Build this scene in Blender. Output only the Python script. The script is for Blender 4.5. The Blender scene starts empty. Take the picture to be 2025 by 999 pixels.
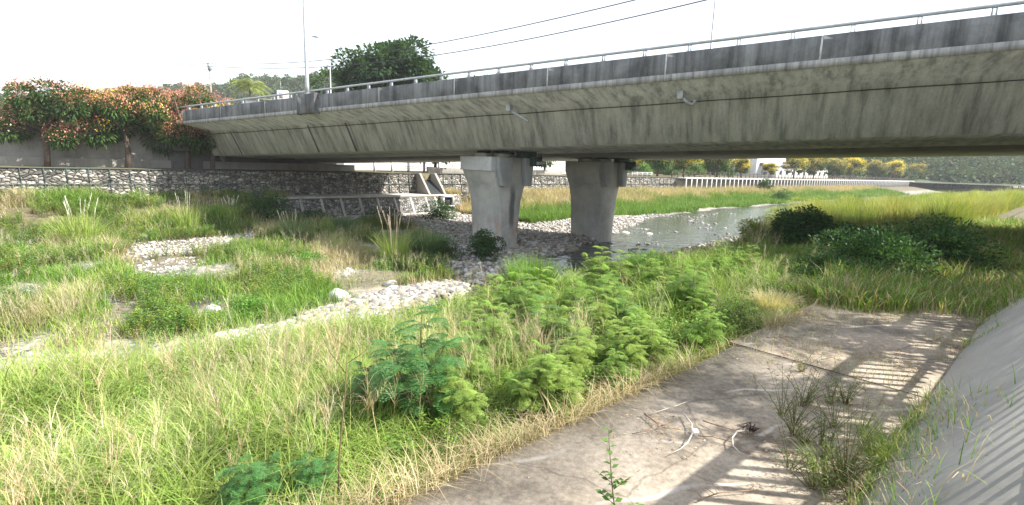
import bpy, bmesh, math, random
import numpy as np
from mathutils import Matrix, Vector
random.seed(7); RNG = np.random.default_rng(11)
S = bpy.context.scene
COL = S.collection
R = math.radians
# ------------------------------------------------------------------ camera, world, sun
EYE = 6.0; F = 1000/2025; PITCH = math.atan(0.1745); ROLL = math.atan(0.034)
cam = bpy.data.objects.new('camera', bpy.data.cameras.new('camera')); COL.objects.link(cam)
cam.data.sensor_width = 36; cam.data.lens = 36*F; cam.data.clip_end = 6000; cam.data.clip_start = 0.05
CM = Matrix.Translation((0, 0, EYE)) @ Matrix.Rotation(math.pi/2-PITCH, 4, 'X') @ Matrix.Rotation(ROLL, 4, 'Z')
cam.matrix_world = CM; S.camera = cam
SUN_AZ = (0.99, -0.13); SUN_EL = R(43)
w = bpy.data.worlds.new('World'); S.world = w; w.use_nodes = True
nt = w.node_tree; bg = nt.nodes['Background']
sky = nt.nodes.new('ShaderNodeTexSky'); sky.sky_type = 'NISHITA'; sky.sun_disc = False
sky.sun_elevation = SUN_EL; sky.sun_rotation = math.atan2(SUN_AZ[0], SUN_AZ[1]); sky.dust_density = 1.5; sky.air_density = 1.2; sky.ozone_density = 1.0
hz = nt.nodes.new('ShaderNodeMix'); hz.data_type = 'RGBA'; hz.inputs[0].default_value = .5; hz.inputs[7].default_value = (6.9, 7.1, 7.4, 1)   # thin bright overcast veil
nt.links.new(sky.outputs[0], hz.inputs[6]); nt.links.new(hz.outputs[2], bg.inputs[0]); bg.inputs[1].default_value = 0.115
sl = bpy.data.lights.new('sun', 'SUN'); sl.energy = 4.9; sl.angle = R(0.6); sl.color = (1, 0.955, 0.88)
so = bpy.data.objects.new('sun', sl); COL.objects.link(so)
sd = Vector((SUN_AZ[0], SUN_AZ[1], 0)).normalized()*math.cos(SUN_EL) + Vector((0, 0, math.sin(SUN_EL)))
so.rotation_euler = sd.to_track_quat('Z', 'Y').to_euler(); so.location = (30, 0, 40)
S.view_settings.view_transform = 'Standard'; S.view_settings.look = 'None'; S.view_settings.gamma = 1
S.view_settings.exposure = 1.25; S.view_settings.use_curve_mapping = False

# ------------------------------------------------------------------ frames and projections
U = np.array([0.74, 0.6726]); V = np.array([-0.6726, 0.74])     # along / across the river
def uv2xy(u, v): return u*U[0]+v*V[0], u*U[1]+v*V[1]
def xy2uv(x, y): return x*U[0]+y*U[1], x*V[0]+y*V[1]
M3 = np.array(CM.to_3x3())
def ray(px, py): return M3 @ np.array([(px-1012.5)/1000, (499.5-py)/1000, -1.0])
def hit_z(px, py, z=0.0):
    d = ray(px, py); t = (z-EYE)/d[2]; return np.array([d[0]*t, d[1]*t, z])
def hit_v(px, py, v):
    d = ray(px, py); t = v/(d[0]*V[0]+d[1]*V[1]); return np.array([d[0]*t, d[1]*t, EYE+d[2]*t])
def hit_y(px, py, y):
    d = ray(px, py); t = y/d[1]; return np.array([d[0]*t, y, EYE+d[2]*t])
def proj(P):
    P = np.atleast_2d(P); q = (P-np.array([0, 0, EYE])) @ M3
    return 1012.5+1000*q[:, 0]/-q[:, 2], 499.5-1000*q[:, 1]/-q[:, 2], -q[:, 2]
def vnoise(x, y, seed=0):
    x = np.asarray(x, float); y = np.asarray(y, float)
    xi = np.floor(x).astype(np.int64); yi = np.floor(y).astype(np.int64); fx = x-xi; fy = y-yi
    fx = fx*fx*(3-2*fx); fy = fy*fy*(3-2*fy)
    def h(a, b):
        n = (a*374761393+b*668265263+seed*974634777) & 0xffffffff
        n = ((n ^ (n >> 13))*1274126177) & 0xffffffff
        return ((n ^ (n >> 16)) & 0xffff)/65535.0
    return (h(xi, yi)*(1-fx)+h(xi+1, yi)*fx)*(1-fy)+(h(xi, yi+1)*(1-fx)+h(xi+1, yi+1)*fx)*fy
def fbm(x, y, seed=0, o=3):
    s = 0; a = .5; n = 0
    for i in range(o): s = s+a*vnoise(x*2**i, y*2**i, seed+i); n += a; a /= 2
    return s/n
def sstep(x, a, b):
    t = np.clip((np.asarray(x, float)-a)/(b-a), 0, 1); return t*t*(3-2*t)
CU = [-80, 0, 8, 14, 20, 30, 40, 55, 80, 600]; CV = [14, 15.8, 16.9, 17.9, 19.3, 22.6, 24.6, 28, 30, 31]; CH = [.8, .6, .55, .8, 1.6, 2.7, 4.2, 7.5, 8.5, 9]
BU = [-80, 20, 30, 40, 50, 600]; BV = [13, 13.2, 15.5, 17.5, 19, 19]
def ground(x, y):
    u, v = xy2uv(np.asarray(x, float), np.asarray(y, float))
    vb = np.interp(u, BU, BV)
    bank = np.interp((v-3.8)/(vb-3.8), [0, .75, 1], [2.6, 1.75, .1])+(fbm(u*.5, v*.5, 5)-.5)*.35*sstep(v, 4, 6)
    c = np.interp(u, CU, CV); hw = np.interp(u, CU, CH)*(1+.35*(fbm(u*.35, u*.1, 9)-.5))
    bed = .05+(fbm(u*.25, v*.25, 1)-.5)*.35+(fbm(u*1.2, v*1.2, 2)-.5)*.14
    c2 = c+(fbm(u*.3, v*.3, 14)-.5)*2.5
    bed = bed-.55*(1-sstep(np.abs(v-c2), hw*.6, hw*1.25))
    edge = 41+(fbm(u*.1, 0*u, 3)-.5)*5
    mid = sstep(u, 13, 16)*(1-sstep(u, 37, 42))
    bed = bed+(1-mid)*sstep(v, edge, 53)*2.0
    z = np.where(v < vb, bank, bed)
    z = np.where((v >= vb-1) & (v < vb+1), bank*(1-sstep(v, vb-1, vb+1))+bed*sstep(v, vb-1, vb+1), z)
    z = np.where((v > 50.9) & (u > 15.2) & (u < 37.6), 2.05, z)
    z = np.where(v > 54.25, 4.5, z)
    z = np.where(v < 3.85, 2.7, z)
    z = np.where(v < .9, 2.7+(.9-v)/1.3*1.7, z)
    z = np.where(v < -.4, 4.4, z)
    return z
# ------------------------------------------------------------------ object helpers
def link(o, parent=None):
    COL.objects.link(o)
    if parent: o.parent = parent
    return o
def tag(o, label=None, cat=None, group=None, kind=None):
    if label: o['label'] = label
    if cat: o['category'] = cat
    if group: o['group'] = group
    if kind: o['kind'] = kind
    return o
def empty(name, loc, rz=0, **k):
    o = bpy.data.objects.new(name, None); link(o); o.location = loc; o.rotation_euler = (0, 0, rz)
    o.empty_display_size = .3; return tag(o, **k)
class Geo:
    def __init__(s): s.V = []; s.F = []; s.C = []; s.n = 0
    def add(s, v, f, c=None):
        v = np.asarray(v, float).reshape(-1, 3); f = np.asarray(f, np.int64)
        s.V.append(v); s.F.append(f+s.n); s.n += len(v)
        if c is None: c = (.5, .5, .5)
        c = np.asarray(c, float)
        if c.ndim == 1: c = np.tile(c, (len(v), 1))
        s.C.append(c)
    def box(s, a, b, c=None):
        (x0, y0, z0), (x1, y1, z1) = a, b
        s.add([(x0,y0,z0),(x1,y0,z0),(x1,y1,z0),(x0,y1,z0),(x0,y0,z1),(x1,y0,z1),(x1,y1,z1),(x0,y1,z1)],
              [(3,2,1,0),(4,5,6,7),(0,1,5,4),(1,2,6,5),(2,3,7,6),(3,0,4,7)], c)
    def tube(s, pts, rad, n=8, c=None, cap=True):
        pts = [np.array(p, float) for p in pts]; k = len(pts)
        if np.isscalar(rad): rad = [rad]*k
        vs = []; up = np.array([.13, .37, .92])
        for i, p in enumerate(pts):
            t = pts[min(i+1, k-1)]-pts[max(i-1, 0)]; t = t/(np.linalg.norm(t)+1e-9)
            a = np.cross(t, up)
            if np.linalg.norm(a) < .05: a = np.cross(t, [1, 0, 0])
            a /= np.linalg.norm(a); b = np.cross(t, a)
            for j in range(n):
                g = 2*math.pi*j/n; vs.append(p+rad[i]*(math.cos(g)*a+math.sin(g)*b))
        f = [(i*n+j, i*n+(j+1) % n, (i+1)*n+(j+1) % n, (i+1)*n+j) for i in range(k-1) for j in range(n)]
        s.add(vs, f, c)
        if cap:
            s.F.append(np.array([[(k-1)*n+j for j in range(n)]])+s.n-k*n)
            s.F.append(np.array([[n-1-j for j in range(n)]])+s.n-k*n)
    def build(s, name, mat, parent=None, smooth=False, loc=None):
        me = bpy.data.meshes.new(name)
        Vv = np.concatenate(s.V).astype(np.float32)
        lt = np.concatenate([np.full(len(f), f.shape[1]) for f in s.F]); li = np.concatenate([f.ravel() for f in s.F]).astype(np.int32)
        me.vertices.add(len(Vv)); me.vertices.foreach_set('co', Vv.ravel())
        me.loops.add(len(li)); me.loops.foreach_set('vertex_index', li)
        me.polygons.add(len(lt)); ls = np.concatenate([[0], np.cumsum(lt)[:-1]]).astype(np.int32)
        me.polygons.foreach_set('loop_start', ls)
        if smooth: me.polygons.foreach_set('use_smooth', np.ones(len(lt), bool))
        ca = me.color_attributes.new('Col', 'FLOAT_COLOR', 'POINT')
        C = np.concatenate(s.C); C = np.concatenate([C, np.ones((len(C), 1))], 1).astype(np.float32)
        ca.data.foreach_set('color', C.ravel())
        me.update(calc_edges=True); me.validate()
        me.materials.append(mat)
        o = bpy.data.objects.new(name, me); link(o, parent)
        if loc is not None: o.location = loc
        return o
def bevel(o, wdt=.02, seg=2):
    m = o.modifiers.new('bevel', 'BEVEL'); m.width = wdt; m.segments = seg; m.limit_method = 'ANGLE'; return o
def copy_thing(o, loc, rz=None, sc=None, **k):
    c = o.copy(); COL.objects.link(c)
    for ch in o.children:
        d = ch.copy(); COL.objects.link(d); d.parent = c
        for g in ch.children:
            e = g.copy(); COL.objects.link(e); e.parent = d
    c.location = loc
    if rz is not None: c.rotation_euler = (0, 0, rz)
    if sc is not None: c.scale = (sc, sc, sc) if np.isscalar(sc) else sc
    return tag(c, **k)
# ------------------------------------------------------------------ materials
def nmat(name):
    m = bpy.data.materials.new(name); m.use_nodes = True; return m, m.node_tree.nodes, m.node_tree.links, m.node_tree.nodes['Principled BSDF']
def noise(N, L, scale, vec=(1, 1, 1), detail=6, rough=.6, coord='Object'):
    tc = N.new('ShaderNodeTexCoord'); mp = N.new('ShaderNodeMapping'); mp.inputs['Scale'].default_value = vec
    t = N.new('ShaderNodeTexNoise'); t.inputs['Scale'].default_value = scale; t.inputs['Detail'].default_value = detail; t.inputs['Roughness'].default_value = rough
    L.new(tc.outputs[coord], mp.inputs[0]); L.new(mp.outputs[0], t.inputs['Vector']); return t.outputs['Fac']
def ramp(N, L, fac, stops):
    r = N.new('ShaderNodeValToRGB'); e = r.color_ramp.elements
    e[0].position = stops[0][0]; e[0].color = (*stops[0][1], 1); e[1].position = stops[-1][0]; e[1].color = (*stops[-1][1], 1)
    for p, c in stops[1:-1]:
        k = e.new(p); k.color = (*c, 1)
    L.new(fac, r.inputs[0]); return r.outputs[0]
def mix(N, L, a, b, fac, mode='MIX'):
    m = N.new('ShaderNodeMix'); m.data_type = 'RGBA'; m.blend_type = mode
    for i, x in ((6, a), (7, b), (0, fac)):
        if isinstance(x, tuple): m.inputs[i].default_value = (*x, 1)
        elif isinstance(x, (int, float)): m.inputs[i].default_value = x
        else: L.new(x, m.inputs[i])
    return m.outputs[2]
def bumpn(N, L, P, h, st=.4, dist=.02):
    b = N.new('ShaderNodeBump'); b.inputs['Strength'].default_value = st; b.inputs['Distance'].default_value = dist
    L.new(h, b.inputs['Height']); L.new(b.outputs[0], P.inputs['Normal'])
def simple(name, c, c2=None, scale=3, rough=.75, bump=.3, dist=.01, metal=0, coord='Object'):
    m, N, L, P = nmat(name); P.inputs['Roughness'].default_value = rough; P.inputs['Metallic'].default_value = metal
    c2 = c2 or tuple(x*.7 for x in c)
    f = noise(N, L, scale, coord=coord); L.new(ramp(N, L, f, [(.3, c2), (.7, c)]), P.inputs['Base Color'])
    bumpn(N, L, P, noise(N, L, scale*8, coord=coord), bump, dist); return m
g3 = lambda x: (x, x, x)
def concrete(name, light, dark, streak=.6, sx=2.5, stain=.5, tint=(1, .98, .93), mottled=1.0):
    """weathered board-marked concrete: vertical runs along local z, large stains, fine grain"""
    m, N, L, P = nmat(name); P.inputs['Roughness'].default_value = .85
    T = lambda x: (x*tint[0], x*tint[1], x*tint[2])
    st = noise(N, L, 1.0, (sx, sx*.3, .1), 7, .7); bl = noise(N, L, .55, (1, 1, 1), 5, .6); fine = noise(N, L, 9, (1, 1, 1), 6, .7)
    c = ramp(N, L, st, [(.38, T(dark)), (.49, T((light+dark)/2*1.1)), (.6, T(light))])
    c = mix(N, L, T(light*.93), c, streak)
    c = mix(N, L, c, ramp(N, L, bl, [(.38, g3(.45)), (.56, g3(1.0))]), stain, 'MULTIPLY')
    c = mix(N, L, c, ramp(N, L, fine, [(.3, g3(.72)), (.7, g3(1.15))]), .5*mottled, 'MULTIPLY')
    L.new(c, P.inputs['Base Color']); bumpn(N, L, P, fine, .35, .012); return m
M = {}
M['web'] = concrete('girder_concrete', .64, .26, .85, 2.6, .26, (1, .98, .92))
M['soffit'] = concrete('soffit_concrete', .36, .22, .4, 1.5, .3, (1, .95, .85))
M['parapet'] = concrete('parapet_concrete', .26, .045, .75, 1.6, .85, (.97, .98, 1.0))
M['fascia'] = concrete('fascia_concrete', .42, .13, .8, 3.5, .5)
M['mortar'] = simple('joint_mortar', g3(.75), g3(.45), 5)
M['pier'] = concrete('pier_concrete', .56, .32, .5, 1.2, .4, (1, .97, .9))
def stained(name):
    m = concrete(name, .56, .32, .5, 1.2, .4, (1, .97, .9)); N, L = m.node_tree.nodes, m.node_tree.links; P = N['Principled BSDF']
    src = P.inputs['Base Color'].links[0].from_socket
    tc = N.new('ShaderNodeTexCoord'); sp = N.new('ShaderNodeSeparateXYZ'); nz = N.new('ShaderNodeTexNoise'); nz.inputs['Scale'].default_value = 1.4; nz.inputs['Detail'].default_value = 5
    ad = N.new('ShaderNodeMix'); ad.data_type = 'VECTOR'; ad.inputs[0].default_value = .18; L.new(tc.outputs['Object'], ad.inputs[4]); L.new(tc.outputs['Object'], nz.inputs[0]); L.new(nz.outputs['Color'], ad.inputs[5]); L.new(ad.outputs[1], sp.inputs[0])
    def mr(sock, a, b, c=0, d=1):
        r = N.new('ShaderNodeMapRange'); r.interpolation_type = 'SMOOTHSTEP'; L.new(sock, r.inputs[0])
        for i, x in enumerate((a, b, c, d)): r.inputs[1+i].default_value = x
        return r.outputs[0]
    def mt(op, a, b=None):
        r = N.new('ShaderNodeMath'); r.operation = op; L.new(a, r.inputs[0])
        if b is not None:
            if isinstance(b, float): r.inputs[1].default_value = b
            else: L.new(b, r.inputs[1])
        return r.outputs[0]
    X = mt('ABSOLUTE', mt('SUBTRACT', sp.outputs[0], .12)); f = mt('MULTIPLY', mr(X, .08, .3, 1, 0), mt('MULTIPLY', mr(sp.outputs[2], .9, 1.8), mr(sp.outputs[2], 3.2, 4.2, 1, 0)))
    f = mt('MULTIPLY', f, mr(sp.outputs[1], -1.3, -1.2, 1, 0))
    c = mix(N, L, src, (.07, .07, .075), mt('MULTIPLY', f, .85))
    f2 = mt('MULTIPLY', mt('MULTIPLY', mr(sp.outputs[2], .2, 1.2), mr(sp.outputs[2], 1.3, 2.2, 1, 0)), ramp(N, L, nz.outputs['Fac'], [(.45, g3(0)), (.62, g3(.6))]))
    c = mix(N, L, c, (.4, .24, .17), f2); L.new(c, P.inputs['Base Color']); return m
M['pierA'] = stained('stained_pier_concrete')
M['pier2'] = concrete('corbel_concrete', .42, .27, .4, 1.2, .3, (.97, .98, 1))
M['steel'] = simple('galvanised_steel', (.5, .52, .54), (.33, .35, .37), 4, .45, .1, metal=.35)
M['whitepaint'] = simple('white_paint', g3(.75), g3(.58), 2, .5, .1)
M['dark'] = simple('dark_rubber_and_shade', (.03, .035, .04), (.015, .02, .02), 3, .8, .3)  # rubber of the bearing pads, also painted shade in the culvert
M['greenbox'] = simple('green_steel', (.06, .1, .09), (.03, .05, .05), 3, .6, .2)
M['cable'] = simple('black_cable', g3(.035), g3(.02), 3, .6, .1)
M['rust'] = simple('brown_post', (.12, .08, .06), (.06, .04, .03), 3, .7, .2)
M['bark'] = simple('bark', (.16, .12, .09), (.07, .05, .04), 5, .9, .8, .03)
M['stem'] = simple('stem', (.2, .13, .06), (.1, .1, .04), 5, .8, .3)
def leafmat(name, trans=.35, rough=.55, nsc=1.5):
    m, N, L, P = nmat(name); out = N['Material Output']
    a = N.new('ShaderNodeAttribute'); a.attribute_name = 'Col'
    f = noise(N, L, nsc, detail=2)
    c = mix(N, L, a.outputs['Color'], ramp(N, L, f, [(.3, g3(.72)), (.7, g3(1.25))]), .8, 'MULTIPLY')
    L.new(c, P.inputs['Base Color']); P.inputs['Roughness'].default_value = rough; P.inputs['Specular IOR Level'].default_value = .25
    t = N.new('ShaderNodeBsdfTranslucent'); L.new(mix(N, L, c, (1.15, 1.2, .55), 1.0, 'MULTIPLY'), t.inputs[0])
    mx = N.new('ShaderNodeMixShader'); mx.inputs[0].default_value = trans
    L.new(P.outputs[0], mx.inputs[1]); L.new(t.outputs[0], mx.inputs[2]); L.new(mx.outputs[0], out.inputs[0]); return m
M['leaf'] = leafmat('leaf'); M['grass'] = leafmat('grass_blade', .35, .6, .7); M['straw'] = leafmat('dry_straw', .2, .8, .7)
M['forest'] = leafmat('forest_leaf', .15, .8, .05)
def stonemat():
    m, N, L, P = nmat('river_stone'); a = N.new('ShaderNodeAttribute'); a.attribute_name = 'Col'
    f = noise(N, L, 6, detail=6)
    L.new(mix(N, L, a.outputs['Color'], ramp(N, L, f, [(.3, g3(.7)), (.7, g3(1.2))]), .8, 'MULTIPLY'), P.inputs['Base Color'])
    P.inputs['Roughness'].default_value = .85; bumpn(N, L, P, noise(N, L, 25), .4, .01); return m
M['stone'] = stonemat()
# gabion: rounded cobbles packed in a cage
def gabionmat(name, scale=4.2, lo=.06, tint=(1, .97, .9)):
    m, N, L, P = nmat(name); tc = N.new('ShaderNodeTexCoord')
    v = N.new('ShaderNodeTexVoronoi'); v.feature = 'DISTANCE_TO_EDGE'; v.inputs['Scale'].default_value = scale
    v2 = N.new('ShaderNodeTexVoronoi'); v2.inputs['Scale'].default_value = scale
    mp = N.new('ShaderNodeMapping'); mp.inputs['Scale'].default_value = (.75, 1, 1.25)
    nz = N.new('ShaderNodeTexNoise'); nz.inputs['Scale'].default_value = 3; L.new(tc.outputs['Object'], nz.inputs[0])
    ad = N.new('ShaderNodeMix'); ad.data_type = 'VECTOR'; ad.inputs[0].default_value = .12
    L.new(tc.outputs['Object'], ad.inputs[4]); L.new(nz.outputs['Color'], ad.inputs[5]); L.new(ad.outputs[1], mp.inputs[0])
    L.new(mp.outputs[0], v.inputs[0]); L.new(mp.outputs[0], v2.inputs[0])
    sep = N.new('ShaderNodeSeparateColor'); L.new(v2.outputs['Color'], sep.inputs[0])
    T = lambda x: (x*tint[0], x*tint[1], x*tint[2])
    c = ramp(N, L, sep.outputs[0], [(.0, T(.1)), (.45, T(.24)), (.8, T(.36)), (1, T(.5))])
    gap = ramp(N, L, v.outputs['Distance'], [(.02, g3(.1)), (.1, g3(1))])
    L.new(mix(N, L, c, gap, 1.0, 'MULTIPLY'), P.inputs['Base Color']); P.inputs['Roughness'].default_value = .9
    rr = ramp(N, L, v.outputs['Distance'], [(.0, g3(0)), (.3, g3(1))])
    bumpn(N, L, P, rr, 1.0, .09); return m
M['gabion'] = gabionmat('gabion_stone', 3.8, .06, (1, .93, .82)); M['pitch'] = gabionmat('stone_pitching', 4.8, .1, (.95, .93, .88))
# terrain: cobbles, sand and soil
def terrainmat():
    m, N, L, P = nmat('river_bed'); tc = N.new('ShaderNodeTexCoord')
    v = N.new('ShaderNodeTexVoronoi'); v.inputs['Scale'].default_value = 5.5; L.new(tc.outputs['Object'], v.inputs[0])
    sep = N.new('ShaderNodeSeparateColor'); L.new(v.outputs['Color'], sep.inputs[0])
    peb = ramp(N, L, sep.outputs[0], [(0, (.2, .19, .17)), (.5, (.36, .34, .31)), (1, (.55, .53, .5))])
    d = ramp(N, L, v.outputs['Distance'], [(.25, g3(1)), (.6, g3(.35))])
    peb = mix(N, L, peb, d, 1.0, 'MULTIPLY')
    sand = ramp(N, L, noise(N, L, 2, detail=8), [(.3, (.26, .22, .16)), (.7, (.46, .41, .32))])
    soil = ramp(N, L, noise(N, L, 3, detail=8), [(.3, (.07, .055, .03)), (.6, (.14, .12, .06)), (.8, (.2, .17, .09))])
    a = N.new('ShaderNodeAttribute'); a.attribute_name = 'Col'; sc = N.new('ShaderNodeSeparateColor'); L.new(a.outputs['Color'], sc.inputs[0])
    base = mix(N, L, peb, sand, ramp(N, L, noise(N, L, .5, detail=4), [(.45, g3(0)), (.62, g3(1))]))
    c = mix(N, L, base, soil, sc.outputs[1])
    c = mix(N, L, c, (.035, .035, .025), sc.outputs[2])
    L.new(c, P.inputs['Base Color']); P.inputs['Roughness'].default_value = .9
    bumpn(N, L, P, v.outputs['Distance'], -.8 if False else .8, .05); return m
M['terrain'] = terrainmat()
# ------------------------------------------------------------------ terrain sheet
def grow(a, b, step, lim, g=1.25):
    mid = list(np.arange(a, b+1e-6, step)); s = step; x = b
    while x < lim: s *= g; x += s; mid.append(x)
    s = step; x = a; pre = []
    while x > -lim: s *= g; x -= s; pre.append(x)
    return np.array(pre[::-1]+mid)
us = grow(-25, 75, .4, 3500); vs = grow(-2, 56, .35, 3500)
vs = np.sort(np.concatenate([vs, [-.4, .9, 3.84, 3.86, 50.85, 50.95, 54.2, 54.3]]))
UU, VV = np.meshgrid(us, vs, indexing='ij'); XX, YY = uv2xy(UU, VV); ZZ = ground(XX, YY)
nu, nv = UU.shape
g = Geo(); idx = np.arange(nu*nv).reshape(nu, nv)
soil = np.clip(1-sstep(VV, np.interp(UU, BU, BV)-1, np.interp(UU, BU, BV)+.3)+sstep(VV, 44, 47), 0, 1)
soil = np.maximum(soil, .75*sstep(fbm(UU*.3, VV*.3, 21), .45, .6)*(1-sstep(UU, 14, 22)))
wet = (1-sstep(ZZ, -.1, .0))*(VV > 5)
g.add(np.stack([XX, YY, ZZ-(.03 if False else 0)], -1).reshape(-1, 3),
      np.stack([idx[:-1, :-1], idx[1:, :-1], idx[1:, 1:], idx[:-1, 1:]], -1).reshape(-1, 4),
      np.stack([0*ZZ, soil, wet], -1).reshape(-1, 3))
o = g.build('ground', M['terrain'], smooth=True); tag(o, kind='structure')
# water
m, N, L, P = nmat('river_water'); P.inputs['Base Color'].default_value = (.045, .055, .045, 1); P.inputs['Roughness'].default_value = .05; P.inputs['IOR'].default_value = 1.33
P.inputs['Transmission Weight'].default_value = .0
n1 = noise(N, L, 1.1, (1, 1, 1), 4, .55); bumpn(N, L, P, n1, .8, .1)
b2 = N.new('ShaderNodeBump'); b2.inputs['Strength'].default_value = .4; b2.inputs['Distance'].default_value = .02
L.new(noise(N, L, 6, (1, 1, 1), 3, .5), b2.inputs['Height'])
bb = [n for n in N if n.bl_idname == 'ShaderNodeBump' and n != b2][0]; L.new(bb.outputs[0], b2.inputs['Normal']); L.new(b2.outputs[0], P.inputs['Normal'])
g = Geo(); q = [uv2xy(a, b) for a, b in ((-80, 12.5), (400, 12.5), (400, 45), (-80, 45))]
g.add([(x, y, -.13) for x, y in q], [(0, 1, 2, 3)]); tag(g.build('river_water', m), kind='structure')
# concrete apron at the foot of the levee, in two pours, and the levee face
m, N, L, P = nmat('apron_concrete'); P.inputs['Roughness'].default_value = .9
big = noise(N, L, .8, detail=8, rough=.7); fine = noise(N, L, 14, detail=8, rough=.75)
c = ramp(N, L, big, [(.36, (.15, .125, .095)), (.48, (.3, .25, .19)), (.62, (.43, .36, .28))])
c = mix(N, L, c, ramp(N, L, fine, [(.35, g3(.55)), (.65, g3(1.2))]), .85, 'MULTIPLY')
wv = N.new('ShaderNodeTexWave'); wv.wave_type = 'BANDS'; wv.inputs['Scale'].default_value = .32; wv.inputs['Distortion'].default_value = 9; wv.inputs['Detail'].default_value = 3; wv.inputs['Detail Scale'].default_value = .6
tc = N.new('ShaderNodeTexCoord'); mp = N.new('ShaderNodeMapping'); mp.inputs['Rotation'].default_value = (0, 0, 1.4); L.new(tc.outputs['Object'], mp.inputs[0]); L.new(mp.outputs[0], wv.inputs[0])
sc_ = ramp(N, L, wv.outputs['Fac'], [(.985, g3(0)), (1, g3(1))])
sm = N.new('ShaderNodeMath'); sm.operation = 'MULTIPLY'; L.new(sc_, sm.inputs[0]); L.new(ramp(N, L, noise(N, L, .9, detail=2), [(.5, g3(0)), (.62, g3(.6))]), sm.inputs[1])
c = mix(N, L, c, (.6, .56, .5), sm.outputs[0])
vc = N.new('ShaderNodeTexVoronoi'); vc.feature = 'DISTANCE_TO_EDGE'; vc.inputs['Scale'].default_value = .55
nz = N.new('ShaderNodeTexNoise'); nz.inputs['Scale'].default_value = 1.6; nz.inputs['Detail'].default_value = 6; L.new(tc.outputs['Object'], nz.inputs[0])
vm = N.new('ShaderNodeMix'); vm.data_type = 'VECTOR'; vm.inputs[0].default_value = .25; L.new(tc.outputs['Object'], vm.inputs[4]); L.new(nz.outputs['Color'], vm.inputs[5]); L.new(vm.outputs[1], vc.inputs[0])
c = mix(N, L, c, ramp(N, L, vc.outputs['Distance'], [(.002, g3(.4)), (.008, g3(1))]), .6, 'MULTIPLY')
L.new(c, P.inputs['Base Color']); bumpn(N, L, P, fine, .5, .012); M['apron'] = m
def uvprism(g, u0, u1, prof, n=60, jag=0):
    """sweep a (v,z) profile along u"""
    uu = np.linspace(u0, u1, n); k = len(prof); P_ = []
    for i, u in enumerate(uu):
        for (v, z) in prof:
            dv = jag*(float(fbm(u*.9, v, 33))-.5) if v > 3 else 0
            x, y = uv2xy(u, v+dv); P_.append((x, y, z))
    f = [(i*k+j, i*k+(j+1) % k, (i+1)*k+(j+1) % k, (i+1)*k+j) for i in range(n-1) for j in range(k)]
    g.add(P_, f); g.F.append(np.array([[g.n-len(P_)+j for j in range(k)]])); g.F.append(np.array([[g.n-k+k-1-j for j in range(k)]]))
g = Geo(); uvprism(g, -12, 9.3, [(.7, 2.0), (.7, 2.8), (3.85, 2.8), (3.85, 2.0)], 120, .1)
uvprism(g, 9.305, 60, [(.7, 2.0), (.7, 2.812), (4.0, 2.812), (4.0, 2.0)], 160, .25)
tag(g.build('apron', M['apron']), kind='structure')
g = Geo(); uvprism(g, -20, 90, [(1.0, 2.6), (1.0, 2.83), (-.42, 4.6), (-2.2, 4.6), (-2.2, 3.9)], 60)
tag(g.build('levee_pavement', M['soffit']), kind='structure')

# ------------------------------------------------------------------ the bridge (local x = along, y = across, z up)
BA = math.atan2(-.516, .857); BN = np.array([.516, .857]); BT = np.array([.857, -.516]); PP = 24.85
def zs(s, p): return EYE+1.75+.035*(s+.3)-.03*p
def bxy(s, p):
    q = BT*s+BN*(PP+p); return q[0], q[1]
bridge = empty('road_bridge', (*bxy(0, 0), 0), BA, label='long grey concrete box girder road bridge crossing the stream on two piers', cat='bridge')
def bsweep(prof, s0, s1, n=2, bend=True):
    g = Geo(); k = len(prof); Pn = []; ss = np.linspace(s0, s1, n)
    for s in ss:
        for (p, z) in prof: Pn.append((s, p, zs(s, p)+z if bend else z))
    f = [(i*k+j, (i+1)*k+j, (i+1)*k+(j+1) % k, i*k+(j+1) % k) for i in range(n-1) for j in range(k)]
    g.add(Pn, f); g.F.append(np.array([[k-1-j for j in range(k)]])); g.F.append(np.array([[(n-1)*k+j for j in range(k)]])); return g
S0, S1 = -51.5, 48
CS = 3.0
near = [(3.05, 0), (9.35, 0), (10.3, 2.05), (10.9, 2.35), (10.9, 2.75), (.02, 2.75), (.02, 2.55), (2.0, 2.05)]
far = [(12.25, 0), (18.55, 0), (19.2, 2.05), (20.3, 2.5), (20.3, 2.75), (11.0, 2.75), (11.0, 2.35), (11.3, 2.05)]
m_ = bsweep(near, S0, S1, 60).build('box_girder', M['web'], bridge)
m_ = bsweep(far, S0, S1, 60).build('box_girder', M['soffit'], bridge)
# construction joints across the near web: narrow dark recesses set just proud as stained strips
for s in (-46.5, -35.6, -31.2):
    g = Geo(); a = .09
    g.add([(s-a, 2.0-.012, zs(s-a, 2)+2.05), (s+a, 2.0-.012, zs(s+a, 2)+2.05), (s+a, 3.05-.012, zs(s+a, 3.05)), (s-a, 3.05-.012, zs(s-a, 3.05)),
           (s-a, 2.1, zs(s-a, 2)+2.05), (s+a, 2.1, zs(s+a, 2)+2.05), (s+a, 3.15, zs(s+a, 3.05)), (s-a, 3.15, zs(s-a, 3.05))],
          [(0, 1, 2, 3), (0, 4, 5, 1), (1, 5, 6, 2), (2, 6, 7, 3), (3, 7, 4, 0)])
    g.build('stained_joint', simple('joint_stain', g3(.1), g3(.05), 3), bridge)
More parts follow.
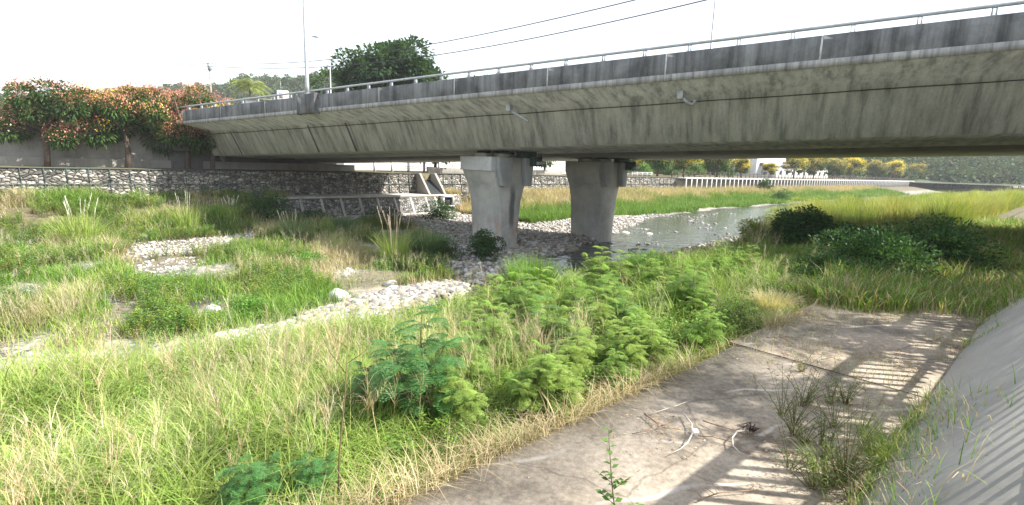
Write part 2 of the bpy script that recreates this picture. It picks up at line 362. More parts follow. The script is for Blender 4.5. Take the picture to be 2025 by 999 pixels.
# fascia band and parapet panels
bsweep([(-.04, 2.55), (.3, 2.55), (.3, 2.86), (-.04, 2.86)], S0, S1, 40).build('fascia', M['fascia'], bridge)
edges = [-.7+6.22*i for i in range(-8, 8)]
for i in range(len(edges)-1):
    a, b = edges[i]+.035, edges[i+1]-.035
    bevel(bsweep([(0, 2.862), (.26, 2.862), (.22, 3.8), (0, 3.8)], a, b, 4).build('parapet_panel', M['parapet'], bridge), .015)
for e in edges[:-1]:
    bsweep([(-.006, 2.864), (.2, 2.864), (.2, 3.79), (-.006, 3.79)], e-.034, e+.034).build('joint', M['mortar'], bridge)
bsweep([(20.02, 2.752), (20.28, 2.752), (20.28, 3.8), (20.06, 3.8)], S0, S1, 30).build('parapet_panel', M['parapet'], bridge)
bsweep([(0.3, 2.755), (20.0, 2.755), (20.0, 2.83), (.3, 2.83)], S0-30, S1, 30).build('carriageway', simple('asphalt', g3(.06), g3(.04), 4), bridge)
# widened plinth under the lamp post
sL = -32.6
pl = bsweep([(-.36, 2.5), (-.001, 2.5), (-.001, 3.88), (-.36, 3.88)], sL-1.0, sL+1.0).build('lamp_plinth', M['parapet'], bridge); bevel(pl, .03)
def rail(p, top):
    g = Geo(); ss = np.linspace(S0+.5, S1, 60)
    g.tube([(s, p, zs(s, p)+top+.34) for s in ss], .07, 10)
    r_ = g.build('handrail', M['steel'], bridge, smooth=True)
    g = Geo()
    for sx in (-.06, .06):
        g.add([(sx-.012, -.09, 0), (sx+.012, -.09, 0), (sx+.012, .12, 0), (sx-.012, .12, 0), (sx-.012, -.04, .3), (sx+.012, -.04, .3), (sx+.012, .05, .3), (sx-.012, .05, .3)],
              [(3,2,1,0),(4,5,6,7),(0,1,5,4),(1,2,6,5),(2,3,7,6),(3,0,4,7)])
    g.box((-.11, -.1, -.01), (.11, .12, .015)); g.box((-.075, -.05, .27), (.075, .06, .3))
    po = g.build('post', M['steel'], r_); first = True
    s = -.7+6.22*7+1.0
    while s > S0+1:
        q = po if first else po.copy()
        if not first: COL.objects.link(q); q.parent = r_
        q.location = (s, p, zs(s, p)+top); first = False; s -= 6.22/3
rail(.11, 3.8); rail(20.15, 3.8)
# drain outlets on the haunch
def drain(s, k):
    g = Geo(); z = zs(s, 1)+2.3
    g.box((s-.14, 1.0, z-.42), (s+.14, 1.3, z+.0))
    dd = bevel(g.build('drain_box', M['steel'], bridge), .02)
    g = Geo()
    if k == 0: g.tube([(s+.05, 1.2, z-.35), (s+.5, 1.35, z-.62), (s+1.0, 1.6, z-.9), (s+1.03, 1.62, z-1.05)], .085, 10)
    else: g.tube([(s+.1, 1.2, z-.35), (s+.28, 1.4, z-.55), (s+.45, 1.6, z-.62), (s+.6, 1.55, z-.55), (s+.62, 1.5, z-.4)], .09, 10)
    g.build('pipe', M['steel'], dd, smooth=True)
drain(-16.2, 0); drain(-6.4, 1)
# piers
RA = math.atan2(U[1], U[0])
def pier(cx, cy, top, base, pm='pierA'):
    # sections: (z, half width along u, half width along v)
    g = Geo(); a = 1.68
    secs = [(base, .74, a), (.5, .76, a), (2.0, .86, a), (3.4, 1.0, a), (4.5, 1.33, a), (5.3, 1.7, a+.02), (5.6, 1.85, a+.03), (top, 1.9, a+.03)]
    vsn = []
    for z, b, aa in secs:
        rg = .17 if z < 5.3 else .05
        vsn += [(-b+.05, -aa, z), (0, -aa-rg, z), (b-.05, -aa, z), (b, -aa+.05, z), (b, aa-.05, z), (b-.05, aa, z), (-b+.05, aa, z), (-b, aa-.05, z), (-b, -aa+.05, z)]
    k = 9; f = [(i*k+j, i*k+(j+1) % k, (i+1)*k+(j+1) % k, (i+1)*k+j) for i in range(len(secs)-1) for j in range(k)]
    g.add(vsn, f); g.F.append(np.array([[(len(secs)-1)*k+j for j in range(k)]]))
    o = g.build('pier', M[pm], None)
    Bi = Matrix.Translation((*bxy(0, 0), 0)) @ Matrix.Rotation(BA, 4, 'Z')
    o.parent = bridge
    o.matrix_local = Bi.inverted() @ (Matrix.Translation((cx, cy, 0)) @ Matrix.Rotation(RA, 4, 'Z'))
    # tapered corbels on the near face
    for u0, wd in ((-.95, .62), (1.25, .4)):
        h = Geo(); y0, y1 = -a-.5, -a-.0
        prof = [(u0-wd, top+.004), (u0+wd, top+.004), (u0+wd-.02, top-.75), (u0+.26, top-1.95), (u0-.2, top-1.95), (u0-wd+.02, top-.75)]
        vv = [(x, y0, z) for x, z in prof]+[(x, y1, z) for x, z in prof]; n = 6
        h.add(vv, [(j, (j+1) % n, n+(j+1) % n, n+j)[::-1] for j in range(n)]); h.F.append(np.array([list(range(n))])+h.n-12); h.F.append(np.array([[n+n-1-j for j in range(n)]])+h.n-12)
        bevel(h.build('corbel', M['pier2'], o), .02)
    for u0, v0 in ((-1.2, 0), (1.15, 0), (-.3, -1.0)):
        h = Geo(); h.box((u0-.42, v0-.5, top+.003), (u0+.42, v0+.5, top+.26)); h.build('bearing_block', M['pier'], o)
        h = Geo(); h.box((u0-.3, v0-.36, top+.263), (u0+.3, v0+.36, top+.5)); h.build('bearing_pad', M['dark'], o)
    h = Geo(); h.box((1.25, -a-1.05, top-.55), (1.95, -a-.0, top+.12)); 
    for i in range(4): h.box((1.3+.17*i, -a-1.1, top-.5), (1.34+.17*i, -a-1.052, top+.4))
    h.box((.55, -a-.35, top+.006), (2.05, -a+.2, top+.46))
    bevel(h.build('bearing_housing', M['greenbox'], o), .03)
    h = Geo(); h.tube([(1.3, -a-1.2, top-.32), (2.1, -a-1.2, top-.3)], .12, 12); h.build('drain_pipe', M['steel'], o, smooth=True)
    h = Geo(); h.box((-.85, -a-.19, base), (.85, a+.1, .45)); 
    return o
pA = pier(-1.35, 37.2, 6.45, -.6)
h = Geo(); h.box((-1.94, -1.76, 5.5), (-1.2, 1.76, 6.46)); bevel(h.build('pale_cap_block', simple('pale_concrete', g3(.58), g3(.45), 3, .85), pA), .02)
pier(6.75, 43.3, 6.4, -.6, 'pier')
# abutments
def bbox(name, s0, s1, p0, p1, z0, z1, mat, parent=bridge):
    g = Geo(); g.box((s0, p0, z0), (s1, p1, z1)); return g.build(name, mat, parent)
dkc = concrete('shade_dark_concrete', .16, .07, .5, 1.4, .5)  # colour darkened to paint in the deep shade under the bridge end
bbox('abutment', S0-12, S0-2.2, .6, 21, 3.5, 6.2, dkc)
bbox('abutment', S0-12, S0-.6, .3, 20.2, 6.2, zs(S0, 10)+2.3, dkc)
bbox('abutment', 43, 47, 1.0, 21, 3.0, zs(44, 10)-.1, M['web'])
# cable clipped along the near web
g = Geo(); ss = np.linspace(S0, S1, 80)
g.tube([(*bxy(s, 2.0+.02), zs(s, 2)+1.86+.01*math.sin(s*.9)) for s in ss], .02, 6)
tag(g.build('web_cable', M['cable']), 'thin black cable clipped along the side of the concrete bridge', 'cable')
# lamp posts on the bridge
def lamp(name, s, p, h, label, arm=None, r=.12, z0=3.8, a0=0):
    x, y = bxy(s, p); z = zs(s, p)+z0
    e = empty(name, (x, y, z), label=label, cat='street lamp', group='street lamps standing on the bridge')
    g = Geo(); g.tube([(0, 0, 0), (0, 0, .6), (0, 0, h)], [r*1.05, r, r*.6], 12); g.build('pole', M['steel'], e, smooth=True)
    g = Geo(); g.box((-.2, -.2, -.0), (.2, .2, .03)); g.build('base_plate', M['steel'], e)
    c, s_ = math.cos(a0), math.sin(a0); L_ = 1.6
    g = Geo(); g.tube([(0, 0, h-.3), (.4*c*L_, .4*s_*L_, h+.15), (c*L_, s_*L_, h+.35)], .04, 8); g.build('arm', M['whitepaint'], e, smooth=True)
    g = Geo(); g.tube([(c*L_*.95, s_*L_*.95, h+.33), (c*(L_+.3), s_*(L_+.3), h+.4), (c*(L_+.8), s_*(L_+.8), h+.43)], [.05, .14, .08], 8); g.build('lamp_head', M['steel'], e, smooth=True)
    return e
lamp('street_lamp', sL, -.17, 11, 'tall thick white pole on the bulge of the near bridge parapet', z0=3.88, r=.14, a0=R(60))
x_ = hit_y(670, 185, 66)
lamp('street_lamp', -54.3, 19.7, 12.4, 'slim white street lamp with its head over the road, beside the big dark tree', z0=2.8, r=.09, a0=R(165))
lamp('street_lamp', -8.9, 19.7, 13, 'slim grey pole rising behind the right part of the bridge railing', z0=2.8, r=.11, a0=R(100))
# ------------------------------------------------------------------ walls along the far bank (things)
def frame_uv(u, v): return (*uv2xy(u, v), 0)
def uvthing(name, u, v, z, **k): x, y = uv2xy(u, v); return empty(name, (x, y, z), RA, **k)
def gabion(u0, u1, label, rows=((2.05, 3.25), (3.25, 4.5)), cages=True):
    e = uvthing('gabion_wall', u0, 54, 0, label=label, cat='wall', group='stone filled gabion walls of the far bank')
    Lh = u1-u0; g = Geo(); nx = int(Lh/.12)
    zz = np.concatenate([np.linspace(rows[0][0]-.6, rows[-1][1], 22)]); xx = np.linspace(0, Lh, max(nx, 2))
    X, Z = np.meshgrid(xx, zz, indexing='ij'); Y = -.18+.09*vnoise(X*4, Z*4.5, 3)+.2*(Z > rows[0][1])+.03
    n, k = X.shape; id_ = np.arange(n*k).reshape(n, k)
    g.add(np.stack([X, Y, Z], -1).reshape(-1, 3), np.stack([id_[:-1, :-1], id_[1:, :-1], id_[1:, 1:], id_[:-1, 1:]], -1).reshape(-1, 4))
    zt = rows[-1][1]
    g.add([(0, -.0, zt), (Lh, -.0, zt), (Lh, .7, zt), (0, .7, zt), (0, .7, 1), (Lh, .7, 1)], [(0, 1, 2, 3), (3, 2, 5, 4)])
    g.build('stone_fill', M['gabion'], e)
    if cages:
        g = Geo(); x = 0
        while x < Lh:
            g.box((x-.025, -.2, rows[0][0]), (x+.025, -.14, rows[0][1])); g.box((x-.025, 0, rows[0][1]), (x+.025, .05, rows[1][1])); x += 1.35
        for z in (rows[0][0]+.05, rows[0][1]): g.box((0, -.21, z-.025), (Lh, -.15, z+.025))
        g.box((0, 0, rows[1][1]-.03), (Lh, .06, rows[1][1]+.02)); g.build('wire_cage', simple('cage_wire', (.05, .1, .09), (.03, .06, .06), 4), e)
    return e
gabion(-45, 32.9, 'long stone filled gabion wall left of the sloping concrete outfall, mostly in the bridge shade')
gabion(35.6, 93, 'sunlit stone filled gabion wall between the concrete outfall and the boardwalk')
# outfall chute with two sloping cheek walls
e = uvthing('outfall_chute', 34.2, 54, 0, label='concrete outfall chute with two sloping cheek walls cutting through the gabion wall', cat='outfall')
for x0 in (-1.25, .95):
    g = Geo(); pr = [(-2.9, 2.06), (.9, 2.06), (.9, 4.55), (-.6, 4.55)]
    vv = [(x0, y, z) for y, z in pr]+[(x0+.3, y, z) for y, z in pr]
    g.add(vv, [(0, 1, 2, 3), (7, 6, 5, 4), (0, 3, 7, 4), (3, 2, 6, 7), (1, 5, 6, 2), (0, 4, 5, 1)]); bevel(g.build('cheek_wall', M['soffit'], e), .02)
g = Geo(); g.add([(-.95, -2.6, 2.08), (.95, -2.6, 2.08), (.95, .6, 3.9), (-.95, .6, 3.9), (-.95, .6, 2), (.95, .6, 2)], [(0, 1, 2, 3), (3, 2, 5, 4)]); g.build('chute_floor', M['dark'], e)
# lower revetment
e = uvthing('stone_revetment', 15.6, 50.3, 0, label='sloping stone pitched revetment with pale concrete ribs under the bridge', cat='revetment')
Lh = 21.6
g = Geo(); nx = 180; xx = np.linspace(0, Lh, nx); tt = np.linspace(0, 1, 14); X, T = np.meshgrid(xx, tt, indexing='ij')
Y = -.5+T*1.3-.05*vnoise(X*4.5, T*8, 8); Z = -.15+T*2.15+.07*vnoise(X*4.5, T*8, 6); id_ = np.arange(nx*14).reshape(nx, 14)
g.add(np.stack([X, Y, Z], -1).reshape(-1, 3), np.stack([id_[:-1, :-1], id_[1:, :-1], id_[1:, 1:], id_[:-1, 1:]], -1).reshape(-1, 4)); g.build('stone_pitching', M['pitch'], e)
for i in range(10):
    x = .3+i*2.05
    if x > 17.5: x = 17.2+(i-8.4)*1.3
    g = Geo(); g.add([(x-.12, -.62, -.2), (x+.12, -.62, -.2), (x+.12, .75, 2.08), (x-.12, .75, 2.08), (x-.12, -.3, -.3), (x+.12, -.3, -.3), (x+.12, 1.0, 2.0), (x-.12, 1.0, 2.0)],
                     [(0, 1, 2, 3), (0, 3, 7, 4), (1, 5, 6, 2), (3, 2, 6, 7)]); g.build('rib', M['pier'], e)
g = Geo(); g.box((-.2, .62, 1.95), (Lh+.1, 3.55, 2.13)); bevel(g.build('coping', M['pier'], e), .02)
g = Geo(); g.box((5.5, -.75, -.3), (Lh-3, -.45, .22)); bevel(g.build('toe_beam', M['pier'], e), .03)
g = Geo()
g.box((18.6, -.25, .9), (18.8, .9, 2.0)); g.box((20.0, -.25, .9), (20.2, .9, 2.0)); g.box((18.6, -.25, 1.85), (20.2, .9, 2.0)); g.box((18.6, -.35, .72), (20.2, .9, .9))
f_ = g.build('culvert_frame', M['pier'], e); g = Geo(); g.box((18.8, .02, .9), (20.0, .1, 1.85)); g.build('culvert_shade_panel', M['dark'], f_)  # near-black panel painted as the shade inside the culvert mouth
# retaining wall and abutment wing by the left trees with graffiti
gx0 = float(xy2uv(*hit_v(446, 318, 60)[:2])[0]+24)
e = uvthing('wing_wall', -24, 60.0, 4.5, label='grey concrete retaining wall with faint graffiti beside the left end of the bridge', cat='wall')
g = Geo(); g.box((-22, 0, -.3), (gx0, .4, 3.3)); bevel(g.build('wall_face', concrete('wing_concrete', .4, .22, .5, 1.4, .5), e), .02)
g = Geo(); g.box((-22, -.5, -.3), (gx0+14, -.004, .75)); bevel(g.build('plinth', M['soffit'], e), .02)
def text(s, size, loc, mat, parent, rot=(math.pi/2, 0, 0), name='lettering'):
    c = bpy.data.curves.new(name, 'FONT'); c.body = s; c.size = size; c.extrude = .004; c.offset = .02; c.materials.append(mat)
    o = bpy.data.objects.new(name, c); link(o, parent); o.location = loc; o.rotation_euler = rot; return o
pa = simple('faded_white_spray', g3(.5), g3(.34), 6)
gx = lambda px, py: xy2uv(*hit_v(px, py, 59.9)[:2])[0]+24
q = hit_v(380, 318, 59.9)
text('TAIYA', 1.05, (gx(379, 318), -.02, q[2]-4.5), pa, e, name='graffiti')
g = Geo(); q = hit_v(362, 328, 59.9); x0 = gx(352, 328)
for i in range(14):
    x = x0+.15+random.random()*1.0; z = .9+i*.15; wd = .15+random.random()*.4
    g.box((x-wd/2, -.012-.0004*i, z), (x+wd/2, -.006, z+.12+random.random()*.2))
g.build('spray_patch', simple('violet_white_spray', (.5, .5, .62), (.3, .3, .5), 2), e)
exec_done = True
# ------------------------------------------------------------------ promenade furniture
def railing(u0, u1, v, z, label, mat, h=1.05, step=1.8, rails=(.35, .68, 1.0), pw=.07, name='railing', cat='railing'):
    e = uvthing(name, u0, v, z, label=label, cat=cat); Lh = u1-u0; n = int(Lh/step)+1; po = None
    n = min(n, 95)
    for i in range(n):
        if po is None:
            g = Geo(); g.box((-pw, -pw, 0), (pw, pw, h+.05)); po = g.build('post', mat, e); q = po
        else: q = po.copy(); COL.objects.link(q); q.parent = e
        q.location = (i*step, 0, 0)
    g = Geo()
    for r_ in rails: g.box((0, -.04, r_-.04), ((n-1)*step, .04, r_+.04))
    g.build('rails', mat, e); return e
railing(30, 55, 59, 4.5, 'white post and panel fence behind the outfall, seen under the bridge', M['whitepaint'], 1.35, 2.4, (.2, .5, .75, 1.25), .12, 'fence', 'fence')
railing(62, 92, 58.5, 4.5, 'low white railing along the lawn between right pier and boardwalk', M['whitepaint'], .8, 1.7, (.45, .75), .06)
e = uvthing('hoarding', 30, 68, 4.5, label='tall white corrugated hoarding behind the promenade seen between the piers', cat='fence')
xs = np.arange(0, 55, .16); ys = .05*(np.arange(len(xs)) % 2)
g = Geo(); n = len(xs); g.add([(x, y, z) for z in (0, 2.4) for x, y in zip(xs, ys)], [(i, i+1, n+i+1, n+i) for i in range(n-1)]); g.build('sheeting', M['whitepaint'], e)
g = Geo()
for x in np.arange(0, 54, 3): g.box((x, .1, 0), (x+.08, .18, 2.45))
g.build('posts_frame', M['steel'], e)
g = Geo(); g.box((0, 0, 0), (26, .35, .75)); e = uvthing('planter_wall', 36.5, 57, 4.5, label='low grey concrete planter wall on top of the bank between bridge and white fence', cat='wall')
bevel(g.build('wall_face', M['soffit'], e), .03)
# boardwalk
e = uvthing('boardwalk', 93, 53.2, 0, label='raised boardwalk on rows of slim pale columns along the right part of the far bank', cat='boardwalk')
g = Geo(); g.box((0, -1.2, 4.32), (210, 1.6, 4.55)); bevel(g.build('deck', M['whitepaint'], e), .02)
g = Geo(); g.box((-.09, -.09, 1.2), (.09, .09, 4.318)); c0 = g.build('column', M['whitepaint'], e); c0.location = (.4, -1.05, 0)
for i in range(1, 95):
    q = c0.copy(); COL.objects.link(q); q.parent = e; q.location = (.4+i*2.1, -1.05, 0)
g = Geo(); g.box((0, .8, 1.2), (210, 1.0, 4.318)); g.build('back_wall', M['soffit'], e)
railing(88, 290, 52.2, 4.55, 'dark post railing along the edge of the raised boardwalk', M['rust'], 1.1, 2.15, (.55, 1.05), .06)
# litter on the berm
def prop(px, py, z, name, cat, label, fn):
    p = hit_z(px, py, z); e = empty(name, (p[0], p[1], z), random.random()*3, label=label, cat=cat); fn(e); return e
def crumple(g, r, h, seed, n=10, m=7, c=None):
    rr = random.Random(seed); vs_ = []
    for i in range(m):
        t = i/(m-1); ph = t*math.pi/2*1.15
        for j in range(n):
            a = 2*math.pi*j/n; k = r*math.cos(min(ph, 1.5))*(1+.3*(rr.random()-.5))
            vs_.append((k*math.cos(a), k*math.sin(a)*.8, h*math.sin(min(ph, 1.57))*(1+.2*(rr.random()-.5))))
    g.add(vs_, [(i*n+j, i*n+(j+1) % n, (i+1)*n+(j+1) % n, (i+1)*n+j) for i in range(m-1) for j in range(n)], c)
def bag(e):
    g = Geo(); crumple(g, .45, .8, 2); g.build('sack', simple('white_plastic', (.62, .62, .66), (.4, .4, .5), 3, .5), e)
    g = Geo(); g.tube([(0, 0, .75), (.05, .02, .9), (.12, 0, 1.02)], [.1, .05, .12], 7); g.build('tied_neck', simple('plastic_neck', g3(.6), g3(.5), 3), e)
def bucket(e):
    g = Geo(); g.tube([(0, 0, 0), (0, 0, .5)], [.24, .3], 14); g.tube([(0, 0, .47), (0, 0, .52)], [.32, .32], 14); g.build('pail', M['whitepaint'], e)
    g = Geo(); g.tube([(-.3, 0, .45), (-.2, .2, .25), (0, .28, .18), (.2, .2, .25), (.3, 0, .45)], .012, 5); g.build('handle', M['steel'], e)
def bundle(e):
    g = Geo(); crumple(g, .75, .75, 5); g.build('cloth_heap', simple('dark_cloth', (.05, .06, .08), (.02, .03, .04), 3, .9), e)
    g = Geo(); crumple(g, .35, .9, 9); g.build('folded_top', simple('dark_cloth_top', (.08, .08, .1), (.04, .03, .04), 3, .9), e)
prop(690, 382, 2.13, 'plastic_bag', 'bag', 'pale tied plastic bag on the concrete ledge under the bridge', bag)
prop(723, 381, 2.13, 'bucket', 'bucket', 'small white bucket on the concrete ledge under the bridge', bucket)
prop(668, 383, 2.13, 'cloth_bundle', 'bundle', 'dark heap of cloth left of the pale bag on the ledge', bundle)
prop(703, 382, 2.13, 'cloth_bundle', 'bundle', 'dark heap between the pale bag and the white bucket', bundle).scale = (.6, .6, .8)
def sheet(e):
    g = Geo(); xs_ = np.linspace(-.5, .5, 8)
    g.add([(x, y, .03+.05*random.random()) for x in xs_ for y in (-.25, -.05, .12, .25)], [(i*4+j, i*4+4+j, i*4+5+j, i*4+1+j) for i in range(7) for j in range(3)])
    g.build('rag_sheet', M['whitepaint'], e)
prop(695, 385, 2.14, 'rag', 'rag', 'flat white rag lying in front of the pale bag on the ledge', sheet)
# ------------------------------------------------------------------ overhead wires
def wire(pts, label, Y0=72, Y1=30):
    P_ = []
    xs_ = [p[0] for p in pts]; ys_ = [p[1] for p in pts]
    for px in np.linspace(xs_[0], xs_[-1], 60):
        # smooth interpolation (quadratic fit) of the observed sag
        py = np.polyval(CF, px) if False else np.interp(px, xs_, ys_)
        k = (px-346)/(1260-346); Y = 1/((1/Y0)*(1-k)+(1/Y1)*k); P_.append(hit_y(px, py, Y))
    for _ in range(12):
        for i in range(1, len(P_)-1): P_[i] = (P_[i-1]+2*P_[i]+P_[i+1])/4
    g = Geo(); g.tube(P_, .03, 6); return tag(g.build('overhead_wire', M['cable']), label, 'wire', 'overhead wires above the bridge')
wire([(-200, 60), (100, 105), (346, 125), (480, 130), (600, 127), (720, 112), (840, 91), (1000, 60), (1260, 0), (1500, -62), (1800, -145)], 'upper of two thin wires sagging across the sky above the bridge')
wire([(-200, 70), (100, 112), (346, 127), (470, 137), (560, 139), (640, 136), (760, 124), (880, 109), (1040, 80), (1210, 44), (1400, 0), (1700, -75), (1900, -130)], 'lower of two thin wires sagging across the sky above the bridge')

# ================================================================== vegetation helpers
A = np.array
def rnd(n, a=0, b=1): return RNG.uniform(a, b, n)
def pick(pal, n, jit=.18):
    pal = A(pal, float); c = pal[RNG.integers(0, len(pal), n)]; return c*(1+RNG.uniform(-jit, jit, (n, 1)))
def blades(g, x, y, z, h, w, az, bend, col, segs=3, tipc=None):
    n = len(x); t = np.linspace(0, 1, segs+1)[None, :]
    h = h[:, None]; b = bend[:, None]
    out = h*b*t**1.8; up = h*(t-.45*b*t**2.4)
    cx = x[:, None]+out*np.cos(az)[:, None]; cy = y[:, None]+out*np.sin(az)[:, None]; cz = z[:, None]+up
    tw = az+np.pi/2+RNG.uniform(-.7, .7, n)
    ww = w[:, None]*np.clip(1-t, .02, 1)**.6*.5
    dx = np.cos(tw)[:, None]*ww; dy = np.sin(tw)[:, None]*ww
    Vv = np.stack([np.stack([cx-dx, cy-dy, cz], -1), np.stack([cx+dx, cy+dy, cz], -1)], 2).reshape(-1, 3)
    k = 2*(segs+1); base = (np.arange(n)*k)[:, None, None]
    f = A([[2*i, 2*i+1, 2*i+3, 2*i+2] for i in range(segs)])[None]
    C = np.repeat(col, k, 0)
    if tipc is not None:
        tt = np.tile(np.repeat(t[0], 2), n)[:, None]; C = C*(1-tt**2)+np.repeat(tipc, k, 0)*tt**2
    g.add(Vv, (f+base).reshape(-1, 4), C)
def inst(g, T, x, y, z, rz, sc, tint=None, tilt=0.0):
    Vt, Ft, Ct = T; n = len(x); k = len(Vt)
    c, s = np.cos(rz)[:, None], np.sin(rz)[:, None]; sc = np.broadcast_to(sc, (n,))[:, None]
    X = (Vt[None, :, 0]*c-Vt[None, :, 1]*s)*sc; Y = (Vt[None, :, 0]*s+Vt[None, :, 1]*c)*sc; Z = Vt[None, :, 2]*sc+0*X
    if tilt:
        tx = RNG.uniform(-tilt, tilt, n)[:, None]; ty = RNG.uniform(-tilt, tilt, n)[:, None]; X = X+Z*tx; Y = Y+Z*ty
    P_ = np.stack([X+x[:, None], Y+y[:, None], Z+z[:, None]], -1).reshape(-1, 3)
    C = np.tile(Ct, (n, 1))
    if tint is not None: C = C*np.repeat(tint, k, 0)
    for f in Ft: g.add(np.zeros((0, 3)), (f[None]+(np.arange(n)*k)[:, None, None]).reshape(-1, f.shape[1]), np.zeros((0, 3)))
    # shift: faces were added with the current offset, vertices follow
    g.V.append(P_); g.C.append(C); g.n += len(P_)
def asT(g):
    V_ = np.concatenate(g.V); C_ = np.concatenate(g.C); fs = {}
    for f in g.F: fs.setdefault(f.shape[1], []).append(f)
    return V_, [np.concatenate(v) for v in fs.values()], C_
def leafquads(g, c, d, L, wd, col, droop=0.25, up=None):
    """ovate leaves: c base points, d unit directions; folded rhombus, 2 quads each along the midrib"""
    n = len(c); d = d/np.linalg.norm(d, axis=1, keepdims=True)
    r = RNG.normal(size=(n, 3))*.35+A([0, 0, 1.0]); sd_ = np.cross(d, r); sd_ /= np.linalg.norm(sd_, axis=1, keepdims=True)+1e-9
    nn = np.cross(sd_, d); L = np.broadcast_to(L, (n,))[:, None]; wd = np.broadcast_to(wd, (n,))[:, None]
    p0 = c; p1 = c+d*L*.45+sd_*wd*.5+nn*wd*.12; p2 = c+d*L*.45-sd_*wd*.5+nn*wd*.12; p3 = c+d*L+A([0, 0, -1.0])*L*droop; pm = c+d*L*.5
    V_ = np.stack([p0, p1, p3, p2, pm], 1).reshape(-1, 3); b = (np.arange(n)*5)[:, None]
    g.add(V_, np.concatenate([b+A([[0, 1, 4]]), b+A([[1, 2, 4]]), b+A([[2, 3, 4]]), b+A([[3, 0, 4]])]).reshape(-1, 3), np.repeat(col, 5, 0))
GREEN = [(.14, .27, .035), (.18, .31, .045), (.22, .34, .06), (.11, .22, .04)]
YGREEN = [(.3, .39, .09), (.36, .42, .13), (.26, .37, .08)]
STRAW = [(.5, .41, .24), (.42, .33, .19), (.55, .47, .3), (.36, .27, .15)]
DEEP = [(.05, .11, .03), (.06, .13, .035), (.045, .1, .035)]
# ---- templates
def T_panicle(seed):
    g = Geo(); n = 1
    h = 1.0; blades(g, A([0.]), A([0.]), A([0.]), A([h]), A([.008]), A([seed*1.0]), A([.18]), A([(.42, .4, .2)]), 3)
    m = 26; t = RNG.uniform(.55, 1, m); o_ = h*.18*t**1.8
    bx = o_*math.cos(seed); by = o_*math.sin(seed); bz = h*(t-.08*t**2.4)
    blades(g, bx, by, bz, rnd(m, .1, .3), rnd(m, .002, .0045), rnd(m, 0, 6.28), rnd(m, .4, 1.1), pick([(.58, .5, .36), (.5, .47, .26), (.5, .42, .32)], m), 2)
    return asT(g)
def T_weed(seed, h=.6, n=34, L=.11, W=.05, pal=GREEN, branches=4):
    g = Geo()
    for b in range(branches):
        a = rnd(1, 0, 6.28)[0]; s = rnd(1, .15, .5)[0]
        pts = [A([math.cos(a)*s*h*t, math.sin(a)*s*h*t, h*t*(1-.2*s*t)]) for t in (0, .35, .7, 1)]
        g.tube(pts, [.007, .006, .004, .002], 3, (.16, .14, .05), cap=False)
        k = n//branches; t = np.linspace(.2, 1, k); P_ = np.stack([np.cos(a)*s*h*t, np.sin(a)*s*h*t, h*t*(1-.2*s*t)], -1)
        d = np.stack([np.cos(np.arange(k)*2.4+b), np.sin(np.arange(k)*2.4+b), rnd(k, .1, .6)], -1)
        leafquads(g, P_, d, rnd(k, .7, 1.2)*L, rnd(k, .7, 1.2)*W, pick(pal, k))
    return asT(g)
def bipinnate(g, base, az, elev, L, pairs, col, leaflets=True, scale=1.0):
    """feathery leaf: rachis with pinna pairs, each a comb of narrow leaflets"""
    d = A([math.cos(az)*math.cos(elev), math.sin(az)*math.cos(elev), math.sin(elev)]); side = A([-math.sin(az), math.cos(az), 0])
    t = np.linspace(0, 1, 6)[:, None]; rach = base+d*L*t+A([0, 0, -1])*L*.45*t**2
    g.tube(list(rach), [.003, .003, .0025, .002, .0015, .001], 3, (.2, .24, .08), cap=False)
    for i in range(pairs):
        tt = .22+.78*(i+.5)/pairs; p = base+d*L*tt+A([0, 0, -1])*L*.45*tt**2; pl = L*.52*math.sin(math.pi*(.25+.62*tt))
        dn = d-A([0, 0, 1])*.9*tt
        for sg in (-1, 1):
            pd = side*sg+dn*.75; pd = pd/np.linalg.norm(pd); 
            if leaflets:
                k = 10; u = (np.arange(k)+.7)/k; q = p+pd*pl*u[:, None]+A([0, 0, -1])*pl*.35*(u**2)[:, None]
                ls = np.cross(pd, A([0, 0, 1])); ls /= np.linalg.norm(ls)+1e-9; ll = pl*.125; lw = pl*.045
                a0 = q-ls*ll; a1 = q+pd*lw; a2 = q+ls*ll; a3 = q-pd*lw
                V_ = np.stack([a0, a1, a2, a3], 1).reshape(-1, 3)+RNG.normal(size=(4*k, 3))*.002
                g.add(V_, np.arange(4*k).reshape(k, 4), np.repeat(pick([col], k, .12), 4, 0))
            else:
                n_ = A([0, 0, 1.]); ls = np.cross(pd, n_)*pl*.14
                e1 = p+pd*pl+A([0, 0, -1])*pl*.3; g.add([p, p+pd*pl*.5+ls, e1, p+pd*pl*.5-ls], [(0, 1, 2, 3)], col)
def make_leucaena(h, nleaf, seed, col, leaflets=True, spread=.32, L=(.2, .34), stemc=(.28, .12, .06)):
    rr = random.Random(seed); stems = Geo(); fo = Geo(); nb = 3
    for b in range(nb):
        a = rr.random()*6.28; s = (0.05 if b == 0 else rr.uniform(.25, .5)); hh = h*(1 if b == 0 else rr.uniform(.55, .85)); z0 = 0 if b == 0 else h*rr.uniform(.1, .35)
        pt = lambda t: A([math.cos(a)*s*hh*t+.03*math.sin(5*t+b), math.sin(a)*s*hh*t+.03*math.cos(4*t), z0+(hh-z0)*t])
        stems.tube([pt(t) for t in (0, .25, .5, .75, 1)], [.011*h, .009*h, .007*h, .005*h, .002], 6, stemc)
        k = int(nleaf/nb)
        for i in range(k):
            t = .22+.78*(i/k)**.8; az = i*2.4+b+rr.random()*.6; el = rr.uniform(.15, .8)+.4*(t > .92); LL = rr.uniform(*L)*(1.1-.35*t)
            c = A(col)*rr.uniform(.75, 1.25)
            bipinnate(fo, pt(t), az, el, LL, 9, c, leaflets)
    return stems, fo
